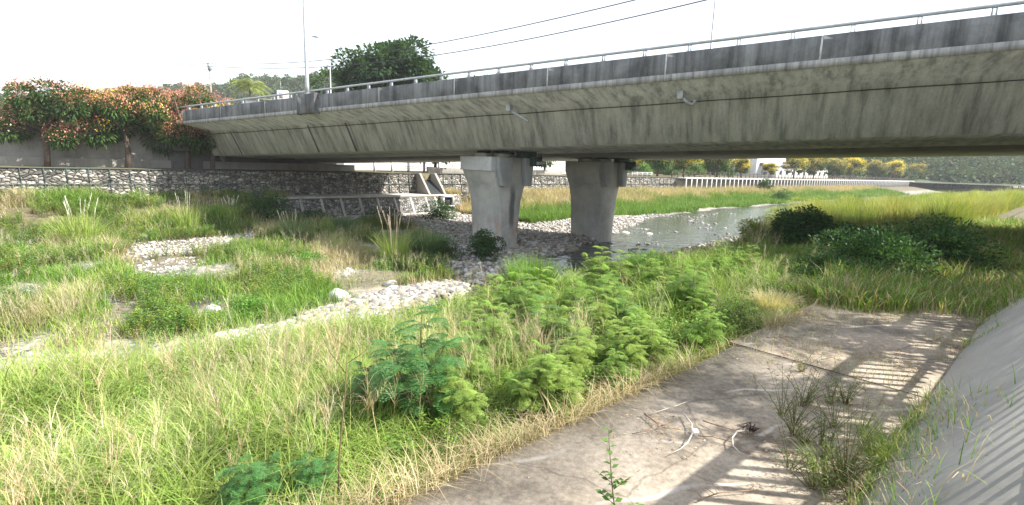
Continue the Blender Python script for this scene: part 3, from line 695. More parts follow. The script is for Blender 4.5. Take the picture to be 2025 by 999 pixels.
def thing2(name, loc, parts, **k):
    e = empty(name, loc, **k)
    for nm, gg, mt in parts: gg.build(nm, mt, e)
    return e
# ================================================================== ground cover and grasses (stuff)
def scatter_uv(n, u0, u1, v0, v1, power=1.0):
    """points in uv rectangle, denser towards the camera"""
    u = rnd(n*6, u0, u1); v = rnd(n*6, v0, v1); x, y = uv2xy(u, v); d = np.hypot(x, y)
    keep = (rnd(len(u)) < (6/np.maximum(d, 6))**power) & (y > 2.5) & (np.abs(x)/np.maximum(y, .1) < 1.18)
    u, v, x, y = u[keep][:n], v[keep][:n], x[keep][:n], y[keep][:n]
    return u, v, x, y, np.hypot(x, y)
PAN = [T_panicle(i) for i in range(6)]
WEED = [T_weed(i, .6, 60, .075, .028, GREEN) for i in range(4)]
WEEDB = [T_weed(i, .5, 46, .07, .04, [(.13, .26, .05), (.16, .3, .06), (.1, .2, .05)], 5) for i in range(4)]
BUSHD = [T_weed(i, .8, 90, .12, .07, DEEP, 7) for i in range(3)]
def bare(u, v): return fbm(u*.35, v*.35, 77)
# near bank
g = Geo()
u, v, x, y, d = scatter_uv(210000, -12, 60, 3.95, 20, 1.0)
vb = np.interp(u, BU, BV); k = (v < vb-.3*rnd(len(v))) ; u, v, x, y, d, vb = (q[k] for q in (u, v, x, y, d, vb))
z = ground(x, y)-.03
ty = fbm(u*.45, v*.6, 41)+RNG.normal(0, .07, len(u)); edgef = 1-sstep(v, 4.3, 5.6)
left = 1-sstep(u, 1.5, 7)
straw = rnd(len(u)) < np.clip(.05+.65*edgef*sstep(u, -2, 2)+.9*(ty-.6), 0, .9)
yel = rnd(len(u)) < np.clip(.25+.35*left+1.2*(ty-.5), 0, .95)
col = np.where(straw[:, None], pick(STRAW, len(u)), np.where(yel[:, None], pick(YGREEN, len(u)), pick(GREEN, len(u))))
hg = (.5+.75*fbm(u*.5, v*.5, 55))*np.where(straw, .75, 1.0)*np.interp(v, [4, 4.8, 6], [.45, .7, 1])*np.interp(v, [8, 11], [1, 1.15])*rnd(len(u), .6, 1.25)*np.interp(d, [20, 27, 32, 60], [1, .75, .45, .6])
clump = fbm(u*1.6, v*1.6, 91); hg *= .55+.9*clump
blades(g, x, y, z, hg, rnd(len(u), .008, .02)*(.8+d/14), rnd(len(u), 0, 6.28), rnd(len(u), .3, 1.25), col, 4, pick(YGREEN, len(u)))
tag(g.build('bank_grass', M['grass']), 'tall mixed green grass covering the near bank', 'grass', kind='stuff')
g = Geo()
u, v, x, y, d = scatter_uv(7500, -12, 50, 4.8, 18, 1.0); vb = np.interp(u, BU, BV)
k = (v < vb-.8) & (rnd(len(u)) < np.clip(2.6*(fbm(u*.35+9, v*.5, 43)-.42)+.6*(1-sstep(u, 1, 8)), .03, 1)); u, v, x, y, d = (q[k] for q in (u, v, x, y, d)); z = ground(x, y)
for i, T in enumerate(PAN):
    s = slice(i, None, 6); n = len(x[s]); inst(g, T, x[s], y[s], z[s], rnd(n, 0, 6.28), rnd(n, .8, 1.35)*(1+d[s]*.004), pick([(1, 1, 1), (1.1, .95, .9), (.85, 1, .7)], n), .25)
tag(g.build('seeding_grass', M['straw']), 'airy beige seed heads above the near bank grass', 'grass', kind='stuff')
g = Geo()
u, v, x, y, d = scatter_uv(6500, -12, 50, 4.4, 19, .8); vb = np.interp(u, BU, BV)
k = (v < vb-.3) & (fbm(u*.5, v*.5, 47) > .47); u, v, x, y, d = (q[k] for q in (u, v, x, y, d)); z = ground(x, y)
for i, T in enumerate(WEED+WEEDB):
    s = slice(i, None, 8); n = len(x[s]); inst(g, T, x[s], y[s], z[s], rnd(n, 0, 6.28), rnd(n, .55, 1.2)*np.interp(d[s], [5, 10], [.65, 1.15]), pick([(1, 1, 1), (1.2, 1.1, 1), (1.1, 1.15, 1)], n), .2)
tag(g.build('leafy_weeds', M['leaf']), 'leafy green weeds mixed into the near bank grass', 'weeds', kind='stuff')
# dry straw thatch along the apron edge
g = Geo(); n = 13000; u = rnd(n, .5, 30); v = 3.78+np.abs(RNG.normal(0, .38, n)); k_ = rnd(n) < np.clip(1.3-sstep(u, 6, 9)*2.2*fbm(u*.6, v*.4, 161), .06, 1); u, v = u[k_], v[k_]; n = len(u); x, y = uv2xy(u, v); z = np.where(v < 3.95, 2.78, ground(x, y))
blades(g, x, y, z, rnd(n, .2, .6), rnd(n, .004, .009)*(1+np.hypot(x, y)*.05), rnd(n, 0, 6.28), rnd(n, .4, 1.3), pick(STRAW, n), 3)
tag(g.build('dry_thatch', M['straw']), 'dry straw coloured grass matted along the edge of the concrete apron', 'dry grass', kind='stuff')
g = Geo(); n = 26000; u = 13.2+rnd(n)**1.5*40; v = rnd(n, -.2, 4.6); x, y = uv2xy(u, v); d = np.hypot(x, y)
k = (u > 14.2+2.5*(fbm(u*.6, v*.8, 141)-.5)+1.5*sstep(3.2-v, 0, 2)); u, v, x, y, d = (q[k] for q in (u, v, x, y, d)); z = np.maximum(ground(x, y), 2.8)
st_ = rnd(len(u)) < .35
blades(g, x, y, z, (.35+.7*fbm(u*.8, v*.8, 143))*rnd(len(u), .6, 1.2), rnd(len(u), .01, .022)*(.8+d/20), rnd(len(u), 0, 6.28), rnd(len(u), .2, 1.0), np.where(st_[:, None], pick(STRAW, len(u)), pick(GREEN, len(u))), 3)
tag(g.build('overgrowth', M['grass']), 'grass overgrowing the far end of the concrete apron', 'grass', kind='stuff')
g = Geo(); n = 9000; u = rnd(n, 2, 30); v = 1.05-np.abs(RNG.normal(0, .35, n)); k = fbm(u*.7, v*.5, 151) > .5; u, v = u[k], v[k]; n = len(u); x, y = uv2xy(u, v)
blades(g, x, y, ground(x, y)+.12, rnd(n, .12, .5), rnd(n, .006, .014), rnd(n, 0, 6.28), rnd(n, .3, 1.2), np.where((rnd(n) < .4)[:, None], pick(STRAW, n), pick(GREEN, n)), 3)
tag(g.build('levee_toe_weeds', M['grass']), 'weeds and grass growing along the foot of the levee slope', 'grass', kind='stuff')
# far island left of the bridge: mixed low weeds with bare patches
def inpoly(px, py, poly):
    poly = A(poly, float); ins = np.zeros(len(px), bool); j = len(poly)-1
    for i in range(len(poly)):
        xi, yi = poly[i]; xj, yj = poly[j]; c = ((yi > py) != (yj > py)) & (px < (xj-xi)*(py-yi)/(yj-yi+1e-9)+xi); ins ^= c; j = i
    return ins
def worldpoly(pts): return [tuple(xy2uv(*hit_z(a, b, .1)[:2])) for a, b in pts]
ISL = worldpoly([(-500, 405), (346, 395), (545, 428), (640, 436), (740, 436), (810, 448), (850, 470), (880, 500), (872, 530), (900, 548), (850, 562), (770, 572), (700, 592), (600, 620), (560, 640), (430, 655), (346, 668), (-500, 760)])
HOLES = [worldpoly(p) for p in ([(250, 478), (346, 474), (440, 468), (500, 458), (520, 466), (470, 484), (430, 496), (400, 503), (250, 515)], [(250, 520), (346, 510), (410, 508), (420, 518), (370, 530), (250, 545)],
         [(655, 540), (690, 528), (705, 536), (690, 548), (660, 550)], [(470, 420), (346, 386), (0, 380), (0, 395), (400, 405)])]
def island_mask(u, v):
    m_ = inpoly(u, v, ISL)
    for h in HOLES: m_ &= ~inpoly(u, v, h)
    return m_
def in_island(n, power=.6):
    u, v, x, y, d = scatter_uv(n, -30, 40, 15, 54, power); k = island_mask(u+RNG.normal(0, .25, len(u)), v+RNG.normal(0, .35, len(u)))
    return (q[k] for q in (u, v, x, y, d))
g = Geo(); u, v, x, y, d = in_island(210000); dens = fbm(u*.5, v*.35, 61); k = rnd(len(u)) < np.clip((dens-.38)*4.5, .05, 1); u, v, x, y, d, dens = (q[k] for q in (u, v, x, y, d, dens)); z = ground(x, y)-.02
ty = fbm(u*.3, v*.25, 67)+RNG.normal(0, .06, len(u)); straw = ty > .55; yel = ty > .43
col = np.where(straw[:, None], pick([(.45, .38, .24), (.5, .43, .28), (.38, .33, .17)], len(u)), np.where(yel[:, None], pick(YGREEN, len(u)), pick(GREEN, len(u))))
hg = (.2+.75*sstep(dens, .4, .75))*rnd(len(u), .5, 1.2)*(1+.5*sstep(v, 30, 38))
blades(g, x, y, z, hg, rnd(len(u), .012, .03)*(.6+d/30), rnd(len(u), 0, 6.28), rnd(len(u), .2, .9), col, 2)
tag(g.build('island_grass', M['grass']), 'patchy green and yellow grass on the gravel island left of the bridge', 'grass', kind='stuff')
g = Geo(); u, v, x, y, d = in_island(34000); k = fbm(u*.4, v*.3, 71) > .47; u, v, x, y, d = (q[k] for q in (u, v, x, y, d)); z = ground(x, y)
for i, T in enumerate(WEEDB+WEED):
    s = slice(i, None, 8); n = len(x[s]); inst(g, T, x[s], y[s], z[s], rnd(n, 0, 6.28), rnd(n, .6, 1.5), pick([(1, 1, 1), (1.5, 1.2, 1), (.8, 1, .9)], n), .2)
tag(g.build('island_weeds', M['leaf']), 'low leafy green weeds on the gravel island left of the bridge', 'weeds', kind='stuff')
g = Geo(); u, v, x, y, d = in_island(9000); k = fbm(u*.3+5, v*.3, 73) > .5; u, v, x, y, d = (q[k] for q in (u, v, x, y, d)); z = ground(x, y)
for i, T in enumerate(PAN):
    s = slice(i, None, 6); n = len(x[s]); inst(g, T, x[s], y[s], z[s], rnd(n, 0, 6.28), rnd(n, .8, 1.4), None, .25)
tag(g.build('island_seed_grass', M['straw']), 'beige seeding grass on the gravel island left of the bridge', 'grass', kind='stuff')
# far bank vegetation beyond the stream
g = Geo(); n = 150000; u = 36+rnd(n)**1.5*190; v = rnd(n, 28, 53.2); x, y = uv2xy(u, v); c = np.interp(u, CU, CV); hw = np.interp(u, CU, CH); d = np.hypot(x, y)
e0 = np.maximum(c+hw+.5, 0)+np.interp(u, [36, 44, 56, 64], [9, 7, 1.5, .3])+(fbm(u*.2, v*.1, 81)-.5)*3
k = (v > e0); u, v, x, y, d, e0 = (q[k] for q in (u, v, x, y, d, e0)); z = ground(x, y)-.03
tan_ = sstep(v-e0, 4.5, 10)+RNG.normal(0, .15, len(u))+(fbm(u*.2, v*.3, 83)-.5)*.8
straw = tan_ > .75; yel = tan_ > .35
col = np.where(straw[:, None], pick([(.5, .4, .27), (.45, .36, .23), (.4, .36, .18), (.55, .44, .33)], len(u)), np.where(yel[:, None], pick([(.3, .32, .09), (.27, .3, .1), (.2, .27, .07)], len(u)), pick([(.1, .2, .03), (.14, .25, .04), (.17, .27, .05)], len(u))))
blades(g, x, y, z, rnd(len(u), .5, 1.3)*(.6+.9*fbm(u*.5, v*.5, 87)), rnd(len(u), .02, .05)*(.4+d/55), rnd(len(u), 0, 6.28), rnd(len(u), .2, .9), col, 2)
tag(g.build('far_bank_grass', M['grass']), 'strip of green and tan grass between the stream and the far wall', 'grass', kind='stuff')
# tall yellow green grass bed downstream on the right
g = Geo(); n = 150000; u = 34+rnd(n)**1.7*84; v = rnd(n, 5, 20.2); x, y = uv2xy(u, v); d = np.hypot(x, y)
lim = np.interp(u, [34, 38, 44, 50, 60, 120], [14, 16.3, 18.5, 19.4, 20.3, 21])+(fbm(u*.4, 0*u, 93)-.5)*2; k = v < lim; u, v, x, y, d = (q[k] for q in (u, v, x, y, d)); z = ground(x, y)-.05
hg = np.interp(.516*x+.857*y, [38.5, 41.5, 46], [.25, .9, 1.15])*(.6+.9*fbm(u*.35, v*.35, 95)+1.6*fbm(u*.9, v*.9, 96)**1.5)*np.interp(lim[k]-v, [0, 3], [.5, 1.15])*rnd(len(u), .6, 1.1)
blades(g, x, y, z, hg, rnd(len(u), .015, .03)*(.4+d/40), rnd(len(u), 0, 6.28), rnd(len(u), .15, .55), np.where((fbm(u*.4, v*.4, 97)+RNG.normal(0, .08, len(u)) > .5)[:, None], pick([(.36, .36, .1), (.4, .38, .14)], len(u)), pick([(.22, .3, .06), (.27, .33, .08)], len(u))), 3)
tag(g.build('tall_yellow_grass', M['grass']), 'dense tall yellow green grass on the near bank beyond the bridge', 'grass', kind='stuff')
# ================================================================== stones (stuff) and boulders (things)
def T_stone(seed, sub=1):
    bm = bmesh.new(); bmesh.ops.create_icosphere(bm, subdivisions=sub, radius=1); rr = random.Random(seed)
    sx, sy, sz = rr.uniform(.8, 1.3), rr.uniform(.7, 1), rr.uniform(.45, .7)
    offs = [Vector((rr.uniform(-1, 1), rr.uniform(-1, 1), rr.uniform(-1, 1))) for _ in range(5)]
    for v in bm.verts:
        k = 1+sum(.12*math.sin(3*v.co.dot(o)+i) for i, o in enumerate(offs)); v.co = Vector((v.co.x*sx, v.co.y*sy, v.co.z*sz))*k
    V_ = A([v.co[:] for v in bm.verts]); F_ = A([[q.index for q in f.verts] for f in bm.faces]); bm.free(); return V_, [F_], np.ones((len(V_), 3))
ST = [T_stone(i) for i in range(8)]; STH = [T_stone(i, 2) for i in range(4)]
SC = [(.42, .4, .37), (.5, .48, .45), (.3, .29, .27), (.36, .3, .24), (.58, .56, .52), (.2, .19, .18), (.42, .37, .3)]
def stones(u, v, size, name, label, mult=1.0, dz=.25):
    g = Geo(); x, y = uv2xy(u, v); z = ground(x, y)+size*dz
    ok = (y > 3) & (np.abs(x)/np.maximum(y, .1) < 1.15); x, y, z, size = x[ok], y[ok], z[ok], size[ok]
    for i, T in enumerate(ST):
        s = slice(i, None, 8); n = len(x[s]); inst(g, T, x[s], y[s], z[s], rnd(n, 0, 6.28), size[s], pick(A(SC)*mult, n), .2)
    o = g.build(name, M['stone'], smooth=True); return tag(o, label, 'stones', kind='stuff')
def streamdist(u, v): return np.abs(v-np.interp(u, CU, CV))-np.interp(u, CU, CH)
n = 60000; u = 8+rnd(n)**1.1*52; v = rnd(n, 16, 50); sdst = streamdist(u, v)
k = (sdst > .0) & (~island_mask(u, v)) & ((v < 40+RNG.normal(0, 2, n)) | (u < 38)) & (v > np.interp(u, BU, BV)) & (v < np.interp(u, [36, 44, 56, 64], [50, 37, 37.5, 39]))
u, v = u[k], v[k]; stones(u, v, .04+.17*rnd(len(u))**3, 'river_cobbles', 'grey and white river cobbles covering the bed under the bridge', .95)
# white cobble strip near the trickle on the left
STRIP = worldpoly([(420, 672), (430, 655), (560, 640), (600, 622), (700, 592), (770, 572), (850, 560), (910, 556), (930, 570), (900, 585), (840, 605), (760, 628), (620, 645), (480, 672)])
uu = rnd(60000, -6, 24); vv_ = rnd(60000, 14, 24); k = inpoly(uu, vv_, STRIP); uu, vv_ = uu[k][:9000], vv_[k][:9000]
stones(uu, vv_, .035+.19*rnd(len(uu))**2.6, 'white_cobbles', 'strip of pale sunlit cobbles along the trickle left of the pier', .85)
n = 9000; uu, vv_ = rnd(n*3, -20, 30), rnd(n*3, 15, 45); k = np.zeros(n*3, bool)
for h in HOLES: k |= inpoly(uu, vv_, h)
stones(uu[k], vv_[k], .04+.08*rnd(k.sum())**2, 'sandy_pebbles', 'pale pebbles in the bare sandy patches of the island', 1.1)
n = 2500; uu = rnd(n, 30, 75); vv_ = np.interp(uu, CU, CV)+RNG.uniform(-1, 1, n)*np.interp(uu, CU, CH)*1.1; k = fbm(uu*.4, vv_*.6, 101) > .63; x, y = uv2xy(uu[k], vv_[k])
g = Geo(); z = 0*x-.13
for i, T in enumerate(ST):
    s = slice(i, None, 8); m_ = len(x[s]); inst(g, T, x[s], y[s], z[s], rnd(m_, 0, 6.28), .06+.17*rnd(m_)**3, pick(A(SC)*.8, m_))
tag(g.build('stream_stones', M['stone'], smooth=True), 'small stones breaking the surface of the stream', 'stones', kind='stuff')
def boulder(px, py, size, label, zz=.1, mult=1.2):
    p = hit_z(px, py, zz); g = Geo(); T = STH[random.randint(0, 3)]
    inst(g, T, A([0.]), A([0.]), A([size*.2]), A([random.random()*6]), A([size]), pick(A(SC)*mult, 1)); o = g.build('boulder', M['stone'], smooth=True)
    o.location = (p[0], p[1], float(ground(p[0], p[1]))); tag(o, label, 'boulder', 'larger boulders in the river bed')
for a in [(437, 668, .42, 'pale flat boulder lowest left in the grass of the near bank'), (466, 662, .3, 'pale wedge shaped boulder just right of the lowest left boulder'), (418, 612, .35, 'pale boulder half hidden by weeds at the far left of the island'),
          (665, 590, .55, 'large rounded tan boulder among dry grass left of the white cobbles'), (772, 566, .38, 'white boulder at the top edge of the white cobble strip'), (818, 577, .28, 'small round white boulder right of the short grass tuft'),
          (984, 497, .42, 'pale boulder beside the foot of the left pier'), (1052, 481, .35, 'grey boulder in shade right of the left pier foot'), (1288, 458, .6, 'sunlit tan boulder at the right tip of the gravel bar'),
          (1237, 455, .4, 'reddish boulder on the gravel bar right of the right pier'), (1309, 432, .35, 'small pale boulder standing in the stream'), (1410, 404, .5, 'pale boulder at the far edge of the stream'), (1310, 460, .35, 'dark wet boulder in the stream beside the gravel tip')]:
    boulder(a[0], a[1], a[2], a[3])
# ================================================================== single plants
def at(px, py, v):
    """world position of the plant whose top shows at the pixel, standing v metres across; returns base and height"""
    p = hit_v(px, py, v); z = float(ground(p[0], p[1])); return A([p[0], p[1], z]), p[2]-z
LEU = [make_leucaena(1.2, 60, i, c, L=(.26, .44)) for i, c in enumerate([(.22, .36, .07), (.15, .27, .07), (.28, .39, .09)])]
LEU.append(make_leucaena(1.2, 60, 7, (.1, .24, .075), L=(.26, .4)))
protos = []
LL = [(835, 712, 5.3, 3, 'bluish green feathery sapling, the larger of the front pair left of the apron tip'), (765, 735, 5.9, 3, 'bluish green feathery sapling just left of the largest front one'),
      (900, 770, 4.9, 2, 'light green feathery sapling right of the bluish front pair'), (485, 870, 4.7, 3, 'low dark feathery sapling in the lower left corner'), (610, 860, 4.6, 3, 'small dark feathery sapling between the lower left corner and the bare stalk'),
      (1075, 590, 8.5, 0, 'feathery sapling below the tall grass clump in the middle of the bank'), (1190, 500, 9.2, 2, 'tall thin feathery sapling rising against the dark pool'), (1190, 575, 8.0, 2, 'bright feathery sapling in front of the dark pool'),
      (1290, 625, 6.7, 0, 'feathery sapling in the middle right of the bank grass'), (1345, 650, 6.0, 2, 'arching feathery sapling close to the apron edge'), (985, 640, 7.8, 2, 'pale feathery sapling left of the bank centre'),
      (935, 600, 9.0, 0, 'feathery sapling nearest the white cobbles'), (1040, 665, 6.3, 0, 'feathery sapling with red stem in the centre of the bank'), (1150, 660, 6.0, 2, 'feathery sapling with red stem right of the bank centre'),
      (1225, 715, 4.75, 0, 'leaning feathery sapling overhanging the concrete apron'), (1440, 480, 9.5, 0, 'broad bright feathery sapling near the stream, left of the shaded bushes'), (1480, 515, 8.8, 2, 'feathery sapling right of the broad bright one'),
      (1385, 560, 7.8, 0, 'feathery sapling between the reed clump and the broad bright one'), (1590, 480, 12.0, 3, 'bluish feathery bush in the bridge shade at right'), (1545, 480, 11.5, 3, 'bluish feathery bush left of the other shaded one'),
      (1110, 780, 4.6, 2, 'small feathery sapling at the apron edge, left of the leaning one'), (1320, 590, 7.5, 2, 'feathery sapling behind the arching one')]

for i_ in range(46):
    px = random.uniform(930, 1480); v = random.uniform(5.2, 9.6)
    LL.append((px, None, v, random.choice((0, 0, 2, 2, 1)), 'small feathery sapling mixed into the green middle of the near bank'))
for i_ in range(22):
    LL.append((random.uniform(1060, 1440), None, random.uniform(4.2, 5.2), random.choice((0, 2, 2)), 'low feathery sapling leaning over the edge of the concrete apron'))
for i, (px, py, v, kd, lb) in enumerate(LL):
    if py is None:
        b, h = at(px, 600, v); h = random.uniform(.9, 1.35) if v > 5.2 else random.uniform(.6, 1.0)
    else:
        b, h = at(px, py, v); h *= {835: 1.5, 765: 1.4, 900: 1.25, 485: .75, 610: .7}.get(px, 1)
    h = min(max(h*1.08, .45), 2.6)
    kk = [p for p in protos if p[1] == kd]
    if not kk:
        e = thing2('feathery_sapling', b, [('stem', LEU[kd][0], M['stem']), ('foliage', LEU[kd][1], M['leaf'])], label=lb, cat='sapling', group='feathery leaved saplings on the near bank'); protos.append((e, kd)); e.rotation_euler = (0, 0, random.random()*6); e.scale = (h/1.2,)*3
    else: copy_thing(kk[0][0], b, random.random()*6, h/1.2, label=lb)
# bare dry stalk
b = hit_v(667, 985, 4.35); b = A([b[0], b[1], float(ground(b[0], b[1]))])
b_, h = at(690, 640, 4.35); g = Geo(); top = hit_v(690, 640, 4.35)
L0 = A([0, 0, 0.]); L1 = top-b; L1 = A([L1[0], L1[1], L1[2]])
g.tube([L0, L1*.33+A([-.02, 0, 0]), L1*.66, L1], [.011, .01, .008, .004], 6); 
e = empty('dry_stalk', b, label='tall bare brown weed stalk in the left foreground', cat='stalk'); g.build('stem', M['stem'], e)
g = Geo()
for t, a, l in ((.62, .9, .5), (.62, 2.4, .4), (.75, 2.2, .45), (.8, .7, .35), (.88, 2.6, .25), (.5, .5, .3)):
    p = L1*t; g.tube([p, p+A([math.cos(a)*l*.6, .05, math.sin(a)*l*.5]), p+A([math.cos(a)*l, .08, l*.85])], [.004, .003, .0015], 4)
g.build('twigs', M['stem'], e)
# broad leaved sapling at the bottom
b = hit_z(1222, 1060, 3.3); top = hit_y(1203, 850, b[1]-.02)
g = Geo(); d_ = top-b; z0 = 2.8-b[2]
g.tube([A([0, 0, z0]), A([0, 0, 0]), d_*.5+A([-.01, 0, 0]), d_], [.007, .006, .005, .002], 6)
fo = Geo(); k = 26; t = np.linspace(.02, 1, k)[:, None]; P_ = d_*t; a = np.arange(k)*2.4
dd = np.stack([np.cos(a), .6*np.sin(a), .35+0*a], -1)
for a0, t0, l0 in ((3.25, .12, .17), (.2, .2, .19), (2.6, .3, .13), (.5, .45, .12), (2.9, .5, .1), (3.3, .02, .2), (.1, .04, .15)):
    p0 = d_*t0; p1 = p0+A([math.cos(a0)*l0, .02, math.sin(a0)*.4*l0+.06]); g.tube([p0, p1], [.003, .0015], 5)
    m_ = 6; tt = np.linspace(.35, 1, m_)[:, None]; pp = p0+(p1-p0)*tt; aa = np.arange(m_)*3.1+a0; leafquads(fo, pp, np.stack([np.cos(aa), .5*np.sin(aa), .4+0*aa], -1), rnd(m_, .055, .085), rnd(m_, .035, .048), pick([(.1, .2, .05), (.13, .24, .06)], m_), .1)
leafquads(fo, P_, dd, rnd(k, .05, .075), rnd(k, .032, .044), pick([(.1, .2, .05), (.13, .24, .06)], k), .1)
thing2('broadleaf_sapling', b, [('stem', g, M['stem']), ('leaves', fo, M['leaf'])], label='slender sapling with small round leaves at the bottom edge in front of the apron', cat='sapling')
# grass clumps
def clump(px, py, v, wd, n, pal, label, name='grass_clump', bend=(.1, .6), bw=.02, plumes=0, plc=(.75, .68, .6), cat='grass clump', group=None, hmul=1.0, base=None):
    b, h = at(px, py, v); h = max(h, .5)*hmul
    g = Geo(); a = rnd(n, 0, 6.28); r = wd*.5*np.sqrt(rnd(n))*.6
    blades(g, r*np.cos(a), r*np.sin(a), 0*r, h*rnd(n, .55, 1.08), rnd(n, .6, 1.2)*bw, a+RNG.normal(0, .5, n), rnd(n, *bend), pick(pal, n), 4)
    e = empty(name, b, label=label, cat=cat); 
    if group: e['group'] = group
    g.build('blades', M['grass'], e)
    for i in range(plumes):
        a = random.random()*6.28; ph = h*random.uniform(1.0, 1.35); r = wd*.25*random.random(); ln = random.uniform(.05, .25)*ph
        p0 = A([r*math.cos(a), r*math.sin(a), 0]); p1 = p0+A([ln*math.cos(a)*.5, ln*math.sin(a)*.5, ph*.7]); p2 = p0+A([ln*math.cos(a), ln*math.sin(a), ph])
        q = Geo(); q.tube([p0, p1], [.008, .006], 4, (.45, .42, .25)); m_ = 60; t = rnd(m_)[:, None]; pp = p1+(p2-p1)*t
        blades(q, pp[:, 0], pp[:, 1], pp[:, 2], rnd(m_, .12, .22), rnd(m_, .012, .02), rnd(m_, 0, 6.28), rnd(m_, .05, .35), pick([plc], m_), 2)
        q.build('plume', M['straw'], e)
    return e
clump(1050, 500, 10.3, 1.7, 1300, GREEN, 'tall bright green reed clump in front of the left pier', bend=(.05, .4), bw=.03)
clump(1000, 535, 10.8, .9, 260, GREEN, 'small green reed clump left of the tall one in front of the pier', bend=(.05, .4), bw=.025)
clump(1285, 490, 9.9, 2.0, 1800, [(.08, .17, .03), (.12, .23, .04), (.1, .2, .05)], 'broad dark green reed clump beside the dark pool', bend=(.1, .7), bw=.028)
clump(1345, 508, 9.7, 1.2, 700, GREEN, 'narrower reed clump right of the broad dark one', bend=(.1, .6), bw=.025)
clump(845, 445, 26.5, 3.2, 900, [(.12, .2, .08), (.16, .24, .1), (.1, .17, .07)], 'arching blue green silvergrass clump left of the pier', bend=(.15, .8), bw=.05)
clump(780, 440, 25.5, 2.2, 260, YGREEN, 'silvergrass clump with pinkish plumes left of the arching one', plumes=12, plc=(.62, .48, .42), bw=.04)
clump(680, 420, 37, 1.8, 420, [(.1, .18, .08), (.13, .21, .1)], 'blue green grass tuft on the cobbles under the bridge edge', bend=(.05, .5), bw=.05)
clump(575, 425, 36, 2.6, 500, [(.15, .23, .1), (.2, .26, .12)], 'pale green silvergrass with white plumes on the island', plumes=7, plc=(.7, .68, .58), bw=.05)
clump(455, 395, 46, 3.0, 420, YGREEN, 'silvergrass with tall white plumes before the gabion wall', plumes=12, plc=(.8, .78, .72), bw=.06, hmul=.9)
clump(365, 392, 44, 2.5, 200, YGREEN, 'thin silvergrass with white plumes at the far left of the gabion', plumes=5, plc=(.8, .78, .7), bw=.05)
clump(150, 410, 40, 3.0, 400, YGREEN, 'leftmost silvergrass clump with white plumes on the island', plumes=8, plc=(.8, .78, .7), bw=.05)
clump(870, 545, 21.5, 1.8, 1500, [(.1, .24, .02), (.14, .29, .03)], 'short bright green grass tuft beside the white cobbles', bend=(.05, .35), bw=.025, hmul=.45)
clump(815, 548, 22.0, 1.8, 1500, [(.1, .24, .02), (.14, .29, .03)], 'short bright green grass tuft at the left of its pair', bend=(.05, .35), bw=.025, hmul=.45)
clump(1590, 545, 4.75, 1.7, 1500, [(.55, .42, .33), (.5, .42, .27), (.6, .5, .4)], 'dry pinkish beige grass clump at the far end of the apron', bend=(.2, .9), bw=.012)
clump(1530, 562, 4.7, 1.3, 1200, [(.55, .47, .3), (.45, .42, .2), (.6, .5, .38)], 'dry straw coloured grass clump left of the pinkish one', bend=(.2, .9), bw=.012)
clump(1400, 640, 4.9, 1.1, 700, STRAW, 'dry grass clump behind the bushy weed at the apron corner', bend=(.2, .9), bw=.01)
def leafy(px, py, v, r, n, pal, label, L=.1, W=.05, name='bush', cat='bush', hmax=9, zb=None, stems=5, hmul=1, lump=9, pos=None, droop=.25):
    b, h = at(px, py, v); h = min(max(h, .4), hmax)*hmul
    fo = Geo(); st = Geo(); rr = random.Random(hash(label) & 255)
    cs = []
    for i in range(lump):
        a = rr.random()*6.28; k = rr.random()**.5*r*.7; cs.append(A([k*math.cos(a), k*math.sin(a), h*rr.uniform(.12, .8)]))
    cs.append(A([0, 0, h*.88]))
    for c in cs:
        st.tube([A([0, 0, 0]), c*A([.4, .4, .6]), c], [.02*h, .012*h, .004*h], 5)
    ci = RNG.integers(0, len(cs), n); C = A(cs)[ci]; rad = r*.45
    dv = RNG.normal(size=(n, 3)); dv /= np.linalg.norm(dv, axis=1, keepdims=True); P_ = C+dv*(rad*rnd(n, .3, 1)**.5)[:, None]*A([1, 1, .75]); P_[:, 2] = np.maximum(P_[:, 2], .05)
    leafquads(fo, P_, dv+A([0, 0, .2]), rnd(n, .7, 1.3)*L, rnd(n, .7, 1.3)*W, pick(pal, n), droop)
    e = empty(name, b, label=label, cat=cat); st.build('stems', M['stem'], e); fo.build('foliage', M['leaf'], e); return e
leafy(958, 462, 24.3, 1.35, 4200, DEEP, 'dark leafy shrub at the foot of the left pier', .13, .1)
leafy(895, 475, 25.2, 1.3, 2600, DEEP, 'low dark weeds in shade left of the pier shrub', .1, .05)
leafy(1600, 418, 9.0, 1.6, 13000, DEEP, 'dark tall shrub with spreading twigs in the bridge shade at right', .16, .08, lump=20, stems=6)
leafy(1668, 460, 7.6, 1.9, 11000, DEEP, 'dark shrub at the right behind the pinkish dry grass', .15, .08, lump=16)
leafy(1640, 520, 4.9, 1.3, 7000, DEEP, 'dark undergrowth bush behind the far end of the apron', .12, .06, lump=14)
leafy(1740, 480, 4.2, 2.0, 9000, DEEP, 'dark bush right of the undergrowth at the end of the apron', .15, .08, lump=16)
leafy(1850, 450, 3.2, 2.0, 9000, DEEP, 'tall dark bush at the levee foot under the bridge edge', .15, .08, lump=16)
leafy(1535, 470, 12.5, 1.2, 3500, [(.05, .12, .05), (.07, .15, .06)], 'dark rounded bush by the stream left of the tall shaded shrub', .1, .04)
YB = [(.3, .34, .08), (.24, .33, .07), (.36, .36, .12)]
